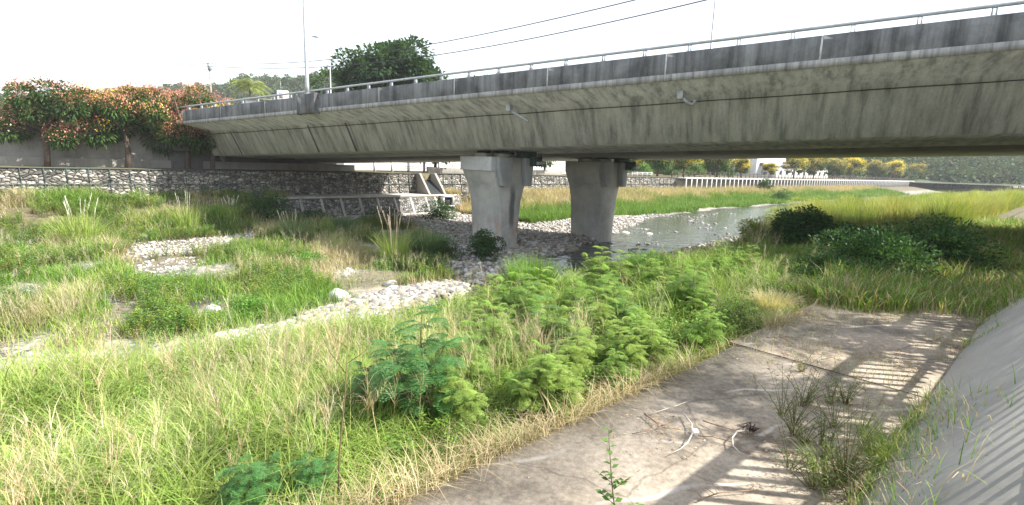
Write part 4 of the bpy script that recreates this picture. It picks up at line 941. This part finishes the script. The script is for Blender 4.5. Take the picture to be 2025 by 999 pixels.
for px_, py_, v_, r_, lb_ in ((1500, 440, 15.0, 1.5, 'yellow green scrub at the stream edge left of the dark tall shrub'), (1545, 415, 16.0, 1.7, 'yellow green scrub behind the left side of the dark tall shrub'),
                              (1620, 398, 15.0, 1.8, 'yellow green scrub behind the top of the dark tall shrub'), (1672, 392, 14.0, 1.8, 'yellow green scrub behind the right side of the dark shrubs'), (1580, 392, 18.0, 1.6, 'yellow green scrub farthest back by the stream bend')):
    leafy(px_, py_, v_, r_, 4200, YB, lb_, .2, .05, lump=12)
leafy(1405, 494, 12.5, .9, 2200, DEEP, 'low dark bush at the stream edge behind the bright sapling', .1, .05)
leafy(1470, 580, 4.35, .6, 2300, [(.13, .2, .05), (.1, .17, .04), (.17, .22, .06)], 'bushy small leaved weed at the corner of the apron', .055, .025, lump=9)
leafy(1514, 355, 50.5, 2.0, 1400, DEEP, 'round dark bush against the boardwalk columns', .3, .2)
leafy(1550, 377, 42, 2.2, 1600, [(.06, .13, .04), (.08, .15, .05)], 'round green bush on the far bank right of the boardwalk bush', .28, .18)
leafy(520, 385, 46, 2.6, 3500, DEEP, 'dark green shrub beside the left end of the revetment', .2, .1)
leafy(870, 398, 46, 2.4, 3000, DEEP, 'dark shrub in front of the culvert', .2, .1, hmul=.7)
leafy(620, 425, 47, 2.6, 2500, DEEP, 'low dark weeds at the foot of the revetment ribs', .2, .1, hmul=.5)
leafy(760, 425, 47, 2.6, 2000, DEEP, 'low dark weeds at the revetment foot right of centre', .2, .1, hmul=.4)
leafy(600, 520, 28, 1.5, 2200, [(.12, .25, .05), (.15, .28, .05)], 'rounded bright leafy weed mound on the island', .12, .08, hmul=.7)
leafy(480, 590, 20.5, 1.1, 2600, [(.13, .27, .05), (.16, .3, .06)], 'bright leafy weed mound near the left boulders', .1, .07, hmul=.8)
leafy(770, 520, 25, 1.0, 1600, [(.13, .27, .05), (.16, .3, .06)], 'bright leafy weed mound behind the short grass tuft', .1, .07, hmul=.7)
# weeds rooted on the apron at right
def willowy(px, py, v, n, label, h0=None, pal=((.15, .2, .06), (.2, .24, .08), (.12, .17, .06)), sd=0):
    b, h = at(px, py, v); h = min(max(h, .3), 1.4); rr = random.Random(sd); st = Geo(); fo = Geo()
    for i in range(n):
        a = rr.random()*6.28; s = rr.uniform(.1, .75)*h; hh = h*rr.uniform(.6, 1.05)
        pt = lambda t: A([math.cos(a)*s*t**1.4, math.sin(a)*s*t**1.4, hh*(t-.2*t*t*s/h)])
        st.tube([pt(t) for t in (0, .3, .6, 1)], [.006, .005, .003, .0015], 4, cap=False)
        k = 16; t = np.linspace(.2, 1, k); P_ = np.stack([pt(q) for q in t]); aa = np.arange(k)*2.4+i
        leafquads(fo, P_, np.stack([np.cos(aa), np.sin(aa), .7+0*aa], -1), rnd(k, .04, .075), rnd(k, .009, .016), pick(pal, k), .15)
    e = empty('narrow_leaved_weed', b, label=label, cat='weed', group='narrow leaved weeds rooted on the apron'); st.build('stems', M['stem'], e); fo.build('leaves', M['leaf'], e); return e
willowy(1650, 750, 1.9, 12, 'tall narrow leaved weed at the right edge of the shaded apron', sd=1)
willowy(1600, 800, 1.75, 12, 'bushy narrow leaved weed in front of the tall one on the apron', sd=2)
willowy(1560, 720, 2.2, 9, 'sparse yellowish weed above the coiled vine on the apron', sd=3)
willowy(1645, 870, 1.3, 12, 'narrow leaved weed nearest the camera at the lower right', sd=4)
willowy(1590, 690, 2.6, 10, 'low weed in the dry litter at the right of the apron', sd=5, pal=((.14, .18, .06), (.3, .26, .12)))
willowy(1700, 760, 1.2, 12, 'weed at the foot of the levee right of the shaded apron', sd=6)
for i in range(16):
    a_ = (random.uniform(1560, 1720), random.uniform(660, 900)); vv0 = float(xy2uv(*hit_z(a_[0], a_[1]+70, 2.8)[:2])[1])
    if vv0 < .95: vv0 = .95
    willowy(a_[0], a_[1], vv0, random.randint(7, 12), 'narrow leaved weed in the dense patch at the right edge of the apron', sd=20+i, pal=((.13, .18, .05), (.22, .25, .08), (.1, .16, .05)))
clump(1640, 900, 1.35, .5, 120, YGREEN, 'loose green grass tuft at the lower right of the apron', bend=(.3, 1.0), bw=.012)
clump(1770, 820, 1.0, .7, 260, YGREEN, 'green grass tuft at the foot of the levee slope', bend=(.3, 1.0), bw=.012)
# dead twigs, coiled vine, paper
def twig(pts, r, label, mat, name='dead_twig', cat='twig', side=0, group='dead twigs on the apron'):
    P_ = [hit_z(px, py, 2.83+dz) for px, py, dz in pts]; o_ = P_[0].copy(); o_[2] = 2.8; g = Geo(); P_ = [p-o_ for p in P_]
    g.tube(P_, list(np.linspace(r, r*.4, len(P_))), 6); rr = random.Random(int(pts[0][0]))
    for i in range(side):
        k = rr.randint(0, len(P_)-2); p = P_[k]+(P_[k+1]-P_[k])*rr.random(); a = rr.random()*6.28; l = rr.uniform(.08, .3)
        g.tube([p, p+A([math.cos(a)*l*.5, math.sin(a)*l*.5, .03]), p+A([math.cos(a+.4)*l, math.sin(a+.4)*l, .02])], [r*.45, r*.35, r*.2], 4)
    o = g.build(name, mat, smooth=True); o.location = o_; return tag(o, label, cat, group)
tw = simple('dead_twig', (.3, .2, .13), (.16, .1, .07), 6); twp = simple('pale_twig', (.62, .58, .52), (.42, .37, .3), 8)
twig([(1352, 818, .02), (1368, 838, .04), (1369, 858, .04), (1360, 875, .03), (1345, 888, .01), (1325, 898, 0)], .011, 'pale curved twig left of the coiled vine', twp)
twig([(1475, 852, .02), (1458, 853, .05), (1448, 866, .05), (1450, 882, .04), (1463, 895, .02), (1475, 900, 0)], .011, 'pale curved vine loop at the edge of the rail shadow', twp, 'vine_loop', 'vine', group=None)
twig([(1390, 832, .02), (1420, 842, .04), (1452, 851, .03), (1485, 862, .02)], .009, 'brown twig running into the dark root tangle', tw, side=9)
twig([(1275, 818, .02), (1300, 838, .03), (1310, 848, .02)], .012, 'short brown twig with side shoots, leftmost on the apron', tw, side=10)
twig([(1282, 820, .0), (1330, 805, .03), (1365, 792, .02)], .008, 'thin pale twig lying above the leftmost brown one', twp, side=5)
twig([(1380, 862, .0), (1410, 864, .02), (1450, 875, .02), (1480, 896, 0)], .007, 'thin brown twig below the pale vine loop', tw, side=9)
twig([(1250, 858, .0), (1290, 850, .02), (1330, 832, 0)], .006, 'thin twig lying across the litter left of the curved twig', tw, side=8)
twig([(1380, 990, .0), (1420, 975, .02), (1500, 968, .02)], .008, 'brown twig crossing the rail shadow at the bottom', tw, side=6)
twig([(1170, 862, .0), (1190, 862, .02), (1208, 868, 0)], .004, 'tiny twig alone on the bare concrete left of the others', tw, side=2)
for i in range(7):
    a = (1480+random.random()*150, 640+random.random()*110); b = (a[0]+random.uniform(-60, 60), a[1]+random.uniform(-12, 22))
    twig([(a[0], a[1], .02), ((a[0]+b[0])/2, (a[1]+b[1])/2-6, .12), (b[0], b[1], .03)], .006, 'thin dead twig among the dry litter at the right of the apron', tw, side=8)
p = hit_z(1484, 857, 2.83); g = Geo()
for i in range(26):
    a = random.random()*6.28; l = random.uniform(.05, .2); g.tube([A([0, 0, .03]), A([math.cos(a)*l*.5, math.sin(a)*l*.5, .1*random.random()+.03]), A([math.cos(a+1)*l, math.sin(a+1)*l, .02])], [.007, .005, .002], 4)
o = g.build('root_tangle', simple('dark_root', (.08, .055, .04), (.03, .02, .02), 8)); o.location = p; tag(o, 'small dark tangle of roots beside the pale vine loop', 'roots')
p = hit_z(1375, 853, 2.84); g = Geo(); g.add([(-.035, -.045, .0), (.035, -.045, .012), (.04, .04, .02), (-.03, .045, .008), (0, 0, .022)], [(0, 1, 4), (1, 2, 4), (2, 3, 4), (3, 0, 4)])
o = g.build('paper_scrap', M['whitepaint']); o.location = p; tag(o, 'small white scrap of paper beside the pale curved twig', 'paper')
# leaf litter on the apron
g = Geo(); n = 26000; u = rnd(n, 2, 26); v = rnd(n, .8, 4.0); dn = fbm(u*.8, v*1.1, 111); x, y = uv2xy(u, v); pxx, pyy, _ = proj(np.stack([x, y, 0*x+2.83], -1))
pr = np.clip((dn-.45)*3, .04, 1)*(.15+.85*sstep(pxx, 1380, 1600)+.5*np.exp(-((pxx-1320)/70)**2-((pyy-850)/30)**2)); k = rnd(n) < pr; x, y = x[k], y[k]; n = len(x)
a = rnd(n, 0, 6.28); P_ = np.stack([x, y, np.where(u[k] > 9.3, 2.835, 2.808)+rnd(n, 0, .012)], -1)
d_ = np.stack([np.cos(a), np.sin(a), rnd(n, -.05, .2)], -1); leafquads(g, P_, d_, rnd(n, .02, .06), rnd(n, .006, .022), pick([(.35, .2, .1), (.25, .14, .08), (.45, .3, .14), (.5, .42, .3)], n), 0)
tag(g.build('leaf_litter', M['straw']), 'brown dry leaves scattered on the concrete apron', 'leaf litter', kind='stuff')
n = 5200; u = rnd(n, 7, 22); v = rnd(n, .9, 4.0); k = fbm(u*.7, v*1.2, 117) > .52; u, v = u[k], v[k]; n = len(u); x, y = uv2xy(u, v); g = Geo()
pxx, pyy, _ = proj(np.stack([x, y, 0*x+2.83], -1)); k = (pxx > 1480) & (pyy < 800); x, y = x[k], y[k]; n = len(x)
blades(g, x, y, 0*x+2.82, rnd(n, .08, .35), rnd(n, .004, .008), rnd(n, 0, 6.28), rnd(n, .4, 1.4), np.where((rnd(n) < .3)[:, None], pick(YGREEN, n, .3)*.8, pick(STRAW, n)), 3)
tag(g.build('apron_weeds', M['straw']), 'sparse dry grass growing in the litter on the apron', 'dry grass', kind='stuff')
# levee railing beside the camera (casts the barred shadow on the apron)
e = uvthing('levee_railing', -6, -.12, 4.4, label='steel railing with upright bars along the top of the near levee', cat='railing')
g = Geo(); g.box((0, -.05, 1.12), (30, .05, 1.3)); g.box((0, -.03, .1), (30, .03, .17)); g.build('rails', M['steel'], e)
g = Geo(); g.box((-.03, -.03, 0), (.03, .03, 1.12)); c0 = g.build('bar', M['steel'], e)
for i in range(1, 98):
    q = c0.copy(); COL.objects.link(q); q.parent = e; q.location = (i*.28, 0, 0)

# ================================================================== trees
def limbs(g, h, r, spread, seed, fork=.45, n=5, trunkr=.03):
    rr = random.Random(seed); tip = []
    t0 = A([0, 0, h*fork]); g.tube([A([0, 0, -.2]), A([.02*h, 0, h*fork*.5]), t0], [trunkr*h*1.2, trunkr*h, trunkr*h*.85], 9)
    for i in range(n):
        a = 6.28*i/n+rr.random(); e_ = t0+A([math.cos(a)*spread*rr.uniform(.4, .75), math.sin(a)*spread*rr.uniform(.4, .75), h*rr.uniform(.2, .42)])
        m_ = (t0+e_)/2+A([0, 0, -.03*h]); g.tube([t0-A([0, 0, .1]), m_, e_], [trunkr*h*.6, trunkr*h*.4, trunkr*h*.15], 6); tip.append(e_)
    return tip
def crown(g, cs, rads, n, L, W, pal, flat=.75):
    cs = A(cs); ci = RNG.integers(0, len(cs), n); dv = RNG.normal(size=(n, 3)); dv /= np.linalg.norm(dv, axis=1, keepdims=True)
    P_ = cs[ci]+dv*(A(rads)[ci]*rnd(n, .25, 1.08)**.45)[:, None]*A([1, 1, flat]); leafquads(g, P_, dv+A([0, 0, .1]), rnd(n, .6, 1.4)*L, rnd(n, .6, 1.4)*W, pick(pal, n, .25), .3)
def lobes(h, r, n, seed, zlo=.45, zhi=.88, rl=.36):
    rr = random.Random(seed); cs = []; rd = []
    for i in range(n):
        a = rr.random()*6.28; k = r*math.sqrt(rr.random())*.78; z = h*(zlo+(zhi-zlo)*rr.random()); k *= math.sqrt(max(.15, 1-((z/h-.62)/.45)**2)); cs.append((k*math.cos(a), k*math.sin(a), z)); rd.append(r*rl*rr.uniform(.6, 1.15))
    return cs, rd
def tree(name, base, h, r, n, L, W, pal, label, lob=16, seed=1, blossom=None, group=None, zlo=.45, zhi=.88, cat='tree', mat=None):
    e = empty(name, base, label=label, cat=cat)
    if group: e['group'] = group
    tg = Geo(); limbs(tg, h, r, r, seed); tg.build('trunk', M['bark'], e)
    cs, rd = lobes(h, r, lob, seed, zlo, zhi); fg = Geo(); crown(fg, cs, rd, n, L, W, pal); fg.build('crown', mat or M['leaf'], e)
    if blossom:
        pal2, nb = blossom; bg_ = Geo(); cs = A(cs); ci = RNG.integers(0, len(cs), nb); rr_ = A(rd)[ci]
        dv = RNG.normal(size=(nb, 3)); dv[:, 2] = np.abs(dv[:, 2])+.15; dv /= np.linalg.norm(dv, axis=1, keepdims=True)
        for c_, d__, r_ in zip(cs[ci], dv, rr_):
            p = c_+d__*r_*A([1, 1, .78])*1.03; k = 22; q = p+RNG.normal(size=(k, 3))*L*.9; leafquads(bg_, q, RNG.normal(size=(k, 3))+A([0, 0, 1]), rnd(k, .3, .65)*L, rnd(k, .3, .6)*L*.6, pick([pal2[RNG.integers(0, len(pal2))]], k, .3), 0)
        bg_.build('blossoms', M['leaf'], e)
    return e
def base_at(px, Y, z): p = hit_y(px, 300, Y); return A([p[0], Y, z])
TG = [(.05, .1, .025), (.07, .13, .03), (.04, .085, .025)]
tree('shade_tree', base_at(782, 84, 4.5), 19.5, 9.2, 26000, .75, .42, [(.045, .09, .035), (.06, .115, .045), (.035, .075, .03)], 'big dark dense tree rising behind the bridge', 34, 3, zlo=.4, zhi=.93)
tree('shade_tree', base_at(705, 80, 4.5), 15, 6.6, 15000, .6, .34, [(.07, .13, .04), (.09, .15, .05), (.06, .11, .035)], 'lighter green tree in front of the left side of the big dark one', 24, 5, zlo=.4, zhi=.92)
red = [(.62, .22, .18), (.6, .3, .22), (.66, .38, .25), (.55, .2, .18)]; yl = [(.9, .7, .1), (.8, .62, .12)]
pz = 4.5
b = hit_v(368, 300, 58.2); tree('flowering_tree', A([b[0], b[1], pz]), 7.6, 4.3, 13000, .34, .15, [(.07, .13, .03), (.1, .17, .04), (.05, .1, .03)], 'red and pink blossoming tree at the left end of the bridge', 22, 8, (red, 620), 'golden rain trees along the promenade', .32, .9)
b = hit_v(418, 300, 57.4); tree('flowering_tree', A([b[0], b[1], pz]), 6.6, 2.6, 8500, .32, .14, [(.08, .15, .03), (.11, .19, .04), (.06, .12, .03)], 'green tree with a yellow top between the red tree and the bridge end', 15, 9, (yl, 150), 'golden rain trees along the promenade', .3, .88)
b = hit_v(250, 300, 58); tree('flowering_tree', A([b[0], b[1], pz]), 7.2, 4.0, 9000, .34, .15, TG, 'orange and red blossoming tree left of the pink one', 18, 10, (red+yl, 320), 'golden rain trees along the promenade', .35, .9)
b = hit_v(90, 300, 58); tree('flowering_tree', A([b[0], b[1], pz]), 6.8, 3.6, 7000, .34, .15, TG, 'leftmost blossoming tree, mostly green with some red', 18, 11, (red, 160), 'golden rain trees along the promenade', .35, .9)
# tree on the levee just outside the photograph, it shades the far end of the apron
tree('levee_tree', A([13.4, 9.6, 4.4]), 7.0, 2.2, 1500, .3, .16, TG, 'leafy tree on top of the near levee shading the apron', 14, 41, zlo=.5, zhi=.92)
tree('levee_tree', A([17.5, 13.2, 4.4]), 8.0, 3.0, 5200, .3, .16, TG, 'leafy tree on the near levee under the bridge side', 14, 42, zlo=.4, zhi=.92)
# right row of yellow flowering trees, one prototype and copies
yt = tree('flowering_tree', (0, 0, 0), 6.6, 3.9, 5200, .45, .22, TG, 'x', 16, 21, (yl, 420), 'golden rain trees along the promenade', .4, .9)
yt2 = tree('flowering_tree', (0, 0, 0), 6.4, 3.6, 5200, .45, .22, TG, 'x', 16, 22, ([(.5, .38, .12), (.4, .3, .12), (.7, .55, .1)], 260), 'golden rain trees along the promenade', .4, .9)
RT = [(1238, 0, .85, 'small yellow flowering tree just right of the right pier'), (1300, 1, 1.05, 'dark tree with few yellow flowers, second right of the pier'), (1352, 0, 1.0, 'yellow topped tree, third right of the right pier'),
      (1418, 1, 1.2, 'broad yellow brown tree left of the leaning pole'), (1466, 0, .75, 'yellow tree right of the leaning pole beside the white building'), (1524, 0, .62, 'rounded yellow tree before the left end of the white building'),
      (1570, 0, 1.1, 'brightest yellow tree before the white building'), (1610, 1, 1.1, 'brownish tree right of the brightest yellow one'), (1648, 1, 1.1, 'yellow brown tree near the right edge'), (1682, 0, 1.2, 'yellow tree at the right edge of the promenade row'),
      (1740, 1, 1.2, 'tree under the bridge beyond the right edge row, brown topped'), (1790, 0, 1.2, 'yellow tree far right under the bridge'), (1850, 1, 1.2, 'brown topped tree farthest right under the bridge'), (1077, 1, .95, 'tree standing between the two piers with a dark trunk'), (860, 1, 1.0, 'tree with dark trunk left of the left pier behind the planter wall')]
used = [0, 0]
for px, kd, sc, lb in RT:
    vv = 60 if px < 1400 else 62
    if px in (860, 1077): vv = 57.8
    p = hit_v(min(px, 1760), 340, vv)
    if px > 1700: p = hit_v(1700, 340, vv)+A([(px-1700)*.35, (px-1700)*.25, 0])
    src = (yt, yt2)[kd]
    if not used[kd]: src.location = (p[0], p[1], 4.5); src.scale = (sc,)*3; tag(src, lb); used[kd] = 1
    else: copy_thing(src, (p[0], p[1], 4.5), random.random()*6, sc, label=lb)
# pale green bushes behind the low railing
tree('levee_tree', A([10.9, 5.7, 4.6]), 6.2, 1.8, 1300, .26, .12, TG, 'leafy tree on top of the near levee closest to the camera', 12, 44, zlo=.55, zhi=.92)
for px, r, lb in ((1272, 4, 'pale green bamboo like bush right of the pier'), (1330, 4, 'pale green bush between the second and third flowering trees'), (1375, 4.2, 'pale green bush behind the third flowering tree'), (1440, 3.5, 'pale green bush behind the broad yellow brown tree')):
    p = hit_v(px, 338, 70); e = tree('bush', A([p[0], p[1], 4.3]), 4.2, r, 4500, .4, .12, [(.17, .3, .08), (.2, .33, .1), (.14, .26, .07)], lb, 12, px, zlo=.25, zhi=.85, cat='bush')
# dark background trees far behind the promenade
bt = tree('background_tree', (0, 0, 0), 11, 6, 3800, 1.0, .6, [(.05, .1, .03), (.07, .13, .04), (.06, .12, .035)], 'dark green tree in the row far behind the promenade', 16, 31, group='dark trees far behind the promenade', zlo=.2, zhi=.9)
first = True
for i in range(30):
    px = 1180+i*24+random.uniform(-8, 8); p = hit_v(min(px, 1700), 338, 92+random.uniform(-5, 8)); 
    if px > 1700: p = p+A([(px-1700)*.6, (px-1700)*.45, 0])
    if first: bt.location = (p[0], p[1], 4.3); first = False
    else: copy_thing(bt, (p[0], p[1], 4.3), random.random()*6, random.uniform(.7, 1.15))
for px, Y in ((470, 150), (520, 165), (600, 140), (645, 120), (640, 160), (20, 120), (90, 140), (180, 110), (-60, 110), (260, 130), (330, 150), (400, 140), (560, 130)):
    p = base_at(px, Y, 4.3); copy_thing(bt, p, random.random()*6, random.uniform(.9, 1.3), label='green tree in front of the hill on the left', group='trees at the foot of the hill')
# palm
b = base_at(500, 92, 4.5); e = empty('palm_tree', b, label='yellow green palm behind the left part of the bridge railing', cat='palm'); H = 13.6
g = Geo(); g.tube([A([0, 0, 0]), A([.2, 0, H*.5]), A([0, 0, H])], [.22, .17, .15], 10); g.build('trunk', M['bark'], e)
g = Geo()
for i in range(20):
    a = i*2.4; el = random.uniform(.0, 1.1); L_ = random.uniform(3.2, 4.4); dx, dy = math.cos(a), math.sin(a)
    pt = lambda t: A([dx*L_*t*math.cos(el*.6), dy*L_*t*math.cos(el*.6), H+L_*t*math.sin(el)-L_*.75*t*t])
    g.tube([pt(t) for t in (0, .3, .6, 1)], [.05, .04, .03, .01], 4, (.25, .28, .1), cap=False)
    k = 26; t = np.linspace(.15, 1, k); P_ = np.stack([pt(q) for q in t])
    for sg in (-1, 1): leafquads(g, P_, np.stack([-dy*sg+dx*.5+0*t, dx*sg+dy*.5+0*t, -.35+0*t], -1), .95*np.sin(np.pi*(.15+.8*t))+.15, .09, pick([(.2, .26, .07), (.26, .3, .09)], k), .25)
g.build('fronds', M['leaf'], e)
# white house with rooftop tank
b = base_at(556, 96, 4.5); e = empty('white_house', b, R(20), label='white flat roofed house with a rooftop water tank behind the bridge railing', cat='house')
g = Geo(); g.box((-5, -4, 0), (6.5, 5, 11.0)); bevel(g.build('wall', M['whitepaint'], e), .05)
g = Geo(); g.box((-5.3, -4.3, 11.003), (6.8, 5.3, 11.3)); rf = g.build('roof', M['soffit'], e)
g = Geo(); g.box((-.2, -1.2, 11.3), (1.7, .6, 13.3)); tk = bevel(g.build('roof_hut', M['whitepaint'], rf), .05)
g = Geo(); g.box((.2, -1.23, 11.9), (.8, -1.19, 12.9)); g.build('hut_door', M['soffit'], rf)
g = Geo(); g.tube([A([.4, 0, 13.3]), A([.4, 0, 15])], .03, 6); g.build('antenna', M['steel'], rf)
for x0 in (-3.5, -.5, 2.5):
    g = Geo(); g.box((x0, -4.06, 7.6), (x0+1.6, -3.99, 9.2)); g.build('window', simple('dark_glass', (.05, .07, .08), (.03, .04, .05), 1, .15), e)
# white building behind the right promenade
p = hit_v(1494, 345, 80); e = empty('white_building', (p[0], p[1], 4.4), RA, label='white industrial building with a tall pale block behind the right promenade', cat='building')
g = Geo(); g.box((0, 0, 0), (28, 16, 9.5)); bevel(g.build('tall_block', M['whitepaint'], e), .05)
g = Geo(); g.box((3, -6, 0), (60, -.01, 4.1)); bevel(g.build('low_hall', M['whitepaint'], e), .05)
g = Geo(); g.add([(2.6, -6.4, 4.1), (60.4, -6.4, 4.1), (60.4, -.02, 5.3), (2.6, -.02, 5.3), (2.6, -.02, 4.1), (60.4, -.02, 4.1)], [(0, 1, 2, 3), (4, 5, 1, 0)]); g.build('hall_roof', M['steel'], e)
for i in range(9):
    g = Geo(); g.box((6+i*6, -6.05, 1.2), (8.4+i*6, -5.99, 2.8)); g.build('window', simple('dark_glass', (.05, .07, .08), (.03, .04, .05), 1, .15), e)
g = Geo(); g.box((-.05, 2, 1.5), (.004, 12, 8)); g.build('side_panel', simple('blue_grey_panel', (.35, .42, .5), (.3, .36, .44), 2), e)
# poles at the right promenade and left utility pole, pylon
def pole(px, py0, v, h, label, lean=0, r=.1):
    p = hit_v(px, py0, v); e = empty('utility_pole', (p[0], p[1], 4.5), label=label, cat='pole', group='poles along the promenade'); e.rotation_euler = (0, lean, 0)
    g = Geo(); g.tube([A([0, 0, 0]), A([0, 0, h])], [r, r*.7], 10); g.build('pole', M['soffit'], e); g = Geo(); g.box((-.7, -.04, h-.5), (.7, .04, h-.4)); g.build('crossarm', M['steel'], e)
pole(1450, 345, 60, 11, 'pale pole between the flowering trees left of the white building', R(2), .14)
pole(1590, 345, 60, 11, 'pale pole right of the brightest yellow tree', R(3), .16)
pole(1372, 345, 66, 9, 'slim grey pole behind the third flowering tree', 0, .08)
p = base_at(425, 88, 4.5); e = empty('utility_pole', p, label='short grey utility pole above the yellow topped tree at left', cat='pole', group='poles along the promenade')
g = Geo(); g.tube([A([0, 0, 0]), A([0, 0, 16.2])], [.16, .12], 8); g.build('pole', M['soffit'], e); g = Geo(); g.box((-.2, -.2, 15.2), (.25, .25, 16.4)); g.build('transformer', M['steel'], e)
p = hit_y(998, 150, 420); e = empty('power_pylon', (p[0], 420, 50), label='lattice power pylon on the far ridge behind the bridge', cat='pylon')
g = Geo(); top = p[2]+9
for sx, sy in ((-1, -1), (1, -1), (1, 1), (-1, 1)): g.tube([A([sx*2.2, sy*2.2, 0]), A([sx*.4, sy*.4, top-50])], .22, 4)
g.build('legs', M['steel'], e); g = Geo()
for k in range(3): g.tube([A([-4+k*.6, 0, top-50-2-4*k]), A([4-k*.6, 0, top-50-2-4*k])], .2, 4)
g.build('crossarms', M['steel'], e)
# hill behind, with forest cover
RX = [-900, -200, 200, 346, 430, 455, 485, 530, 570, 620, 660, 720, 800, 880, 925, 960, 1000, 1040, 1100, 1300, 1700, 2400]
RY = [225, 205, 190, 175, 172, 172, 152, 158, 160, 156, 150, 140, 150, 172, 162, 158, 158, 165, 200, 260, 290, 300]
nx, ny = 160, 40; pxs = np.linspace(-900, 2400, nx); G_ = []
for i, px in enumerate(pxs):
    Yr = 330+60*math.sin(px*.004); c = hit_y(px, float(np.interp(px, RX, RY)), Yr); zr = max(c[2]-3, 5)
    for j in range(ny):
        t = j/(ny-1); s = math.sin(min(t/.8, 1)*math.pi/2)**1.3 if t <= .8 else 1-(t-.8)*1.2
        Y = 236+(Yr-236)*min(t/.8, 1)+(0 if t < .8 else (t-.8)*600); x = c[0]*Y/Yr
        G_.append((x, Y, 4.3+(zr-4.3)*s+6*(float(fbm(x*.02, Y*.02, 131))-.5)*s-.4))
G_ = A(G_).reshape(nx, ny, 3); id_ = np.arange(nx*ny).reshape(nx, ny)
g = Geo(); g.add(G_.reshape(-1, 3), np.stack([id_[:-1, :-1], id_[1:, :-1], id_[1:, 1:], id_[:-1, 1:]], -1).reshape(-1, 4))
tag(g.build('hill', simple('hill_soil', (.06, .08, .035), (.04, .05, .025), .1)), kind='structure')
fg = Geo(); n = 3600; a = rnd(n, 0, nx-1.01); b = rnd(n, 2, ny*.82); i0 = a.astype(int); j0 = b.astype(int); P_ = G_[i0, j0]*(1-(a-i0))[:, None]+G_[i0+1, j0]*(a-i0)[:, None]
k = P_[:, 1] > 0; tgt = Geo(); crown(tgt, [(0, 0, 0), (1.6, .5, -.6), (-1.4, .8, -.5), (.2, -1.5, -.7)], [2.6, 2, 2.1, 1.9], 150, 1.5, .9, [(1, 1, 1)], .8); Tc = [asT(tgt)]
for q in range(3):
    t2 = Geo(); crown(t2, [(0, 0, 0), (1.8, .5, -.9), (-1.4, .8, -.5), (.2, -1.5, -.9), (0, .5, 1.0)], [2.3, 2, 2.1, 1.7, 1.6], 150, 1.4, .8, [(1, 1, 1)], .85); Tc.append(asT(t2))
for q, T in enumerate(Tc):
    s = slice(q, None, 4); m_ = len(P_[s]); inst(fg, T, P_[s, 0], P_[s, 1], P_[s, 2]+2, rnd(m_, 0, 6.28), rnd(m_, .7, 1.6), pick([(.06, .1, .035), (.045, .085, .03), (.075, .115, .04), (.085, .105, .04)], m_, .25))
tag(fg.build('hill_forest', M['forest']), 'green forest covering the hill behind the bridge', 'forest', kind='stuff')
# haze
g = Geo(); g.box((-1500, -60, -3), (1500, 1200, 160)); m, N, L, P = nmat('haze_air'); N.remove(P)
pv = N.new('ShaderNodeVolumePrincipled'); pv.inputs['Color'].default_value = (.95, .97, 1, 1); pv.inputs['Density'].default_value = .0003; L.new(pv.outputs[0], N['Material Output'].inputs['Volume'])
tag(g.build('haze', m), 'thin bright haze in the air', 'haze', kind='stuff')
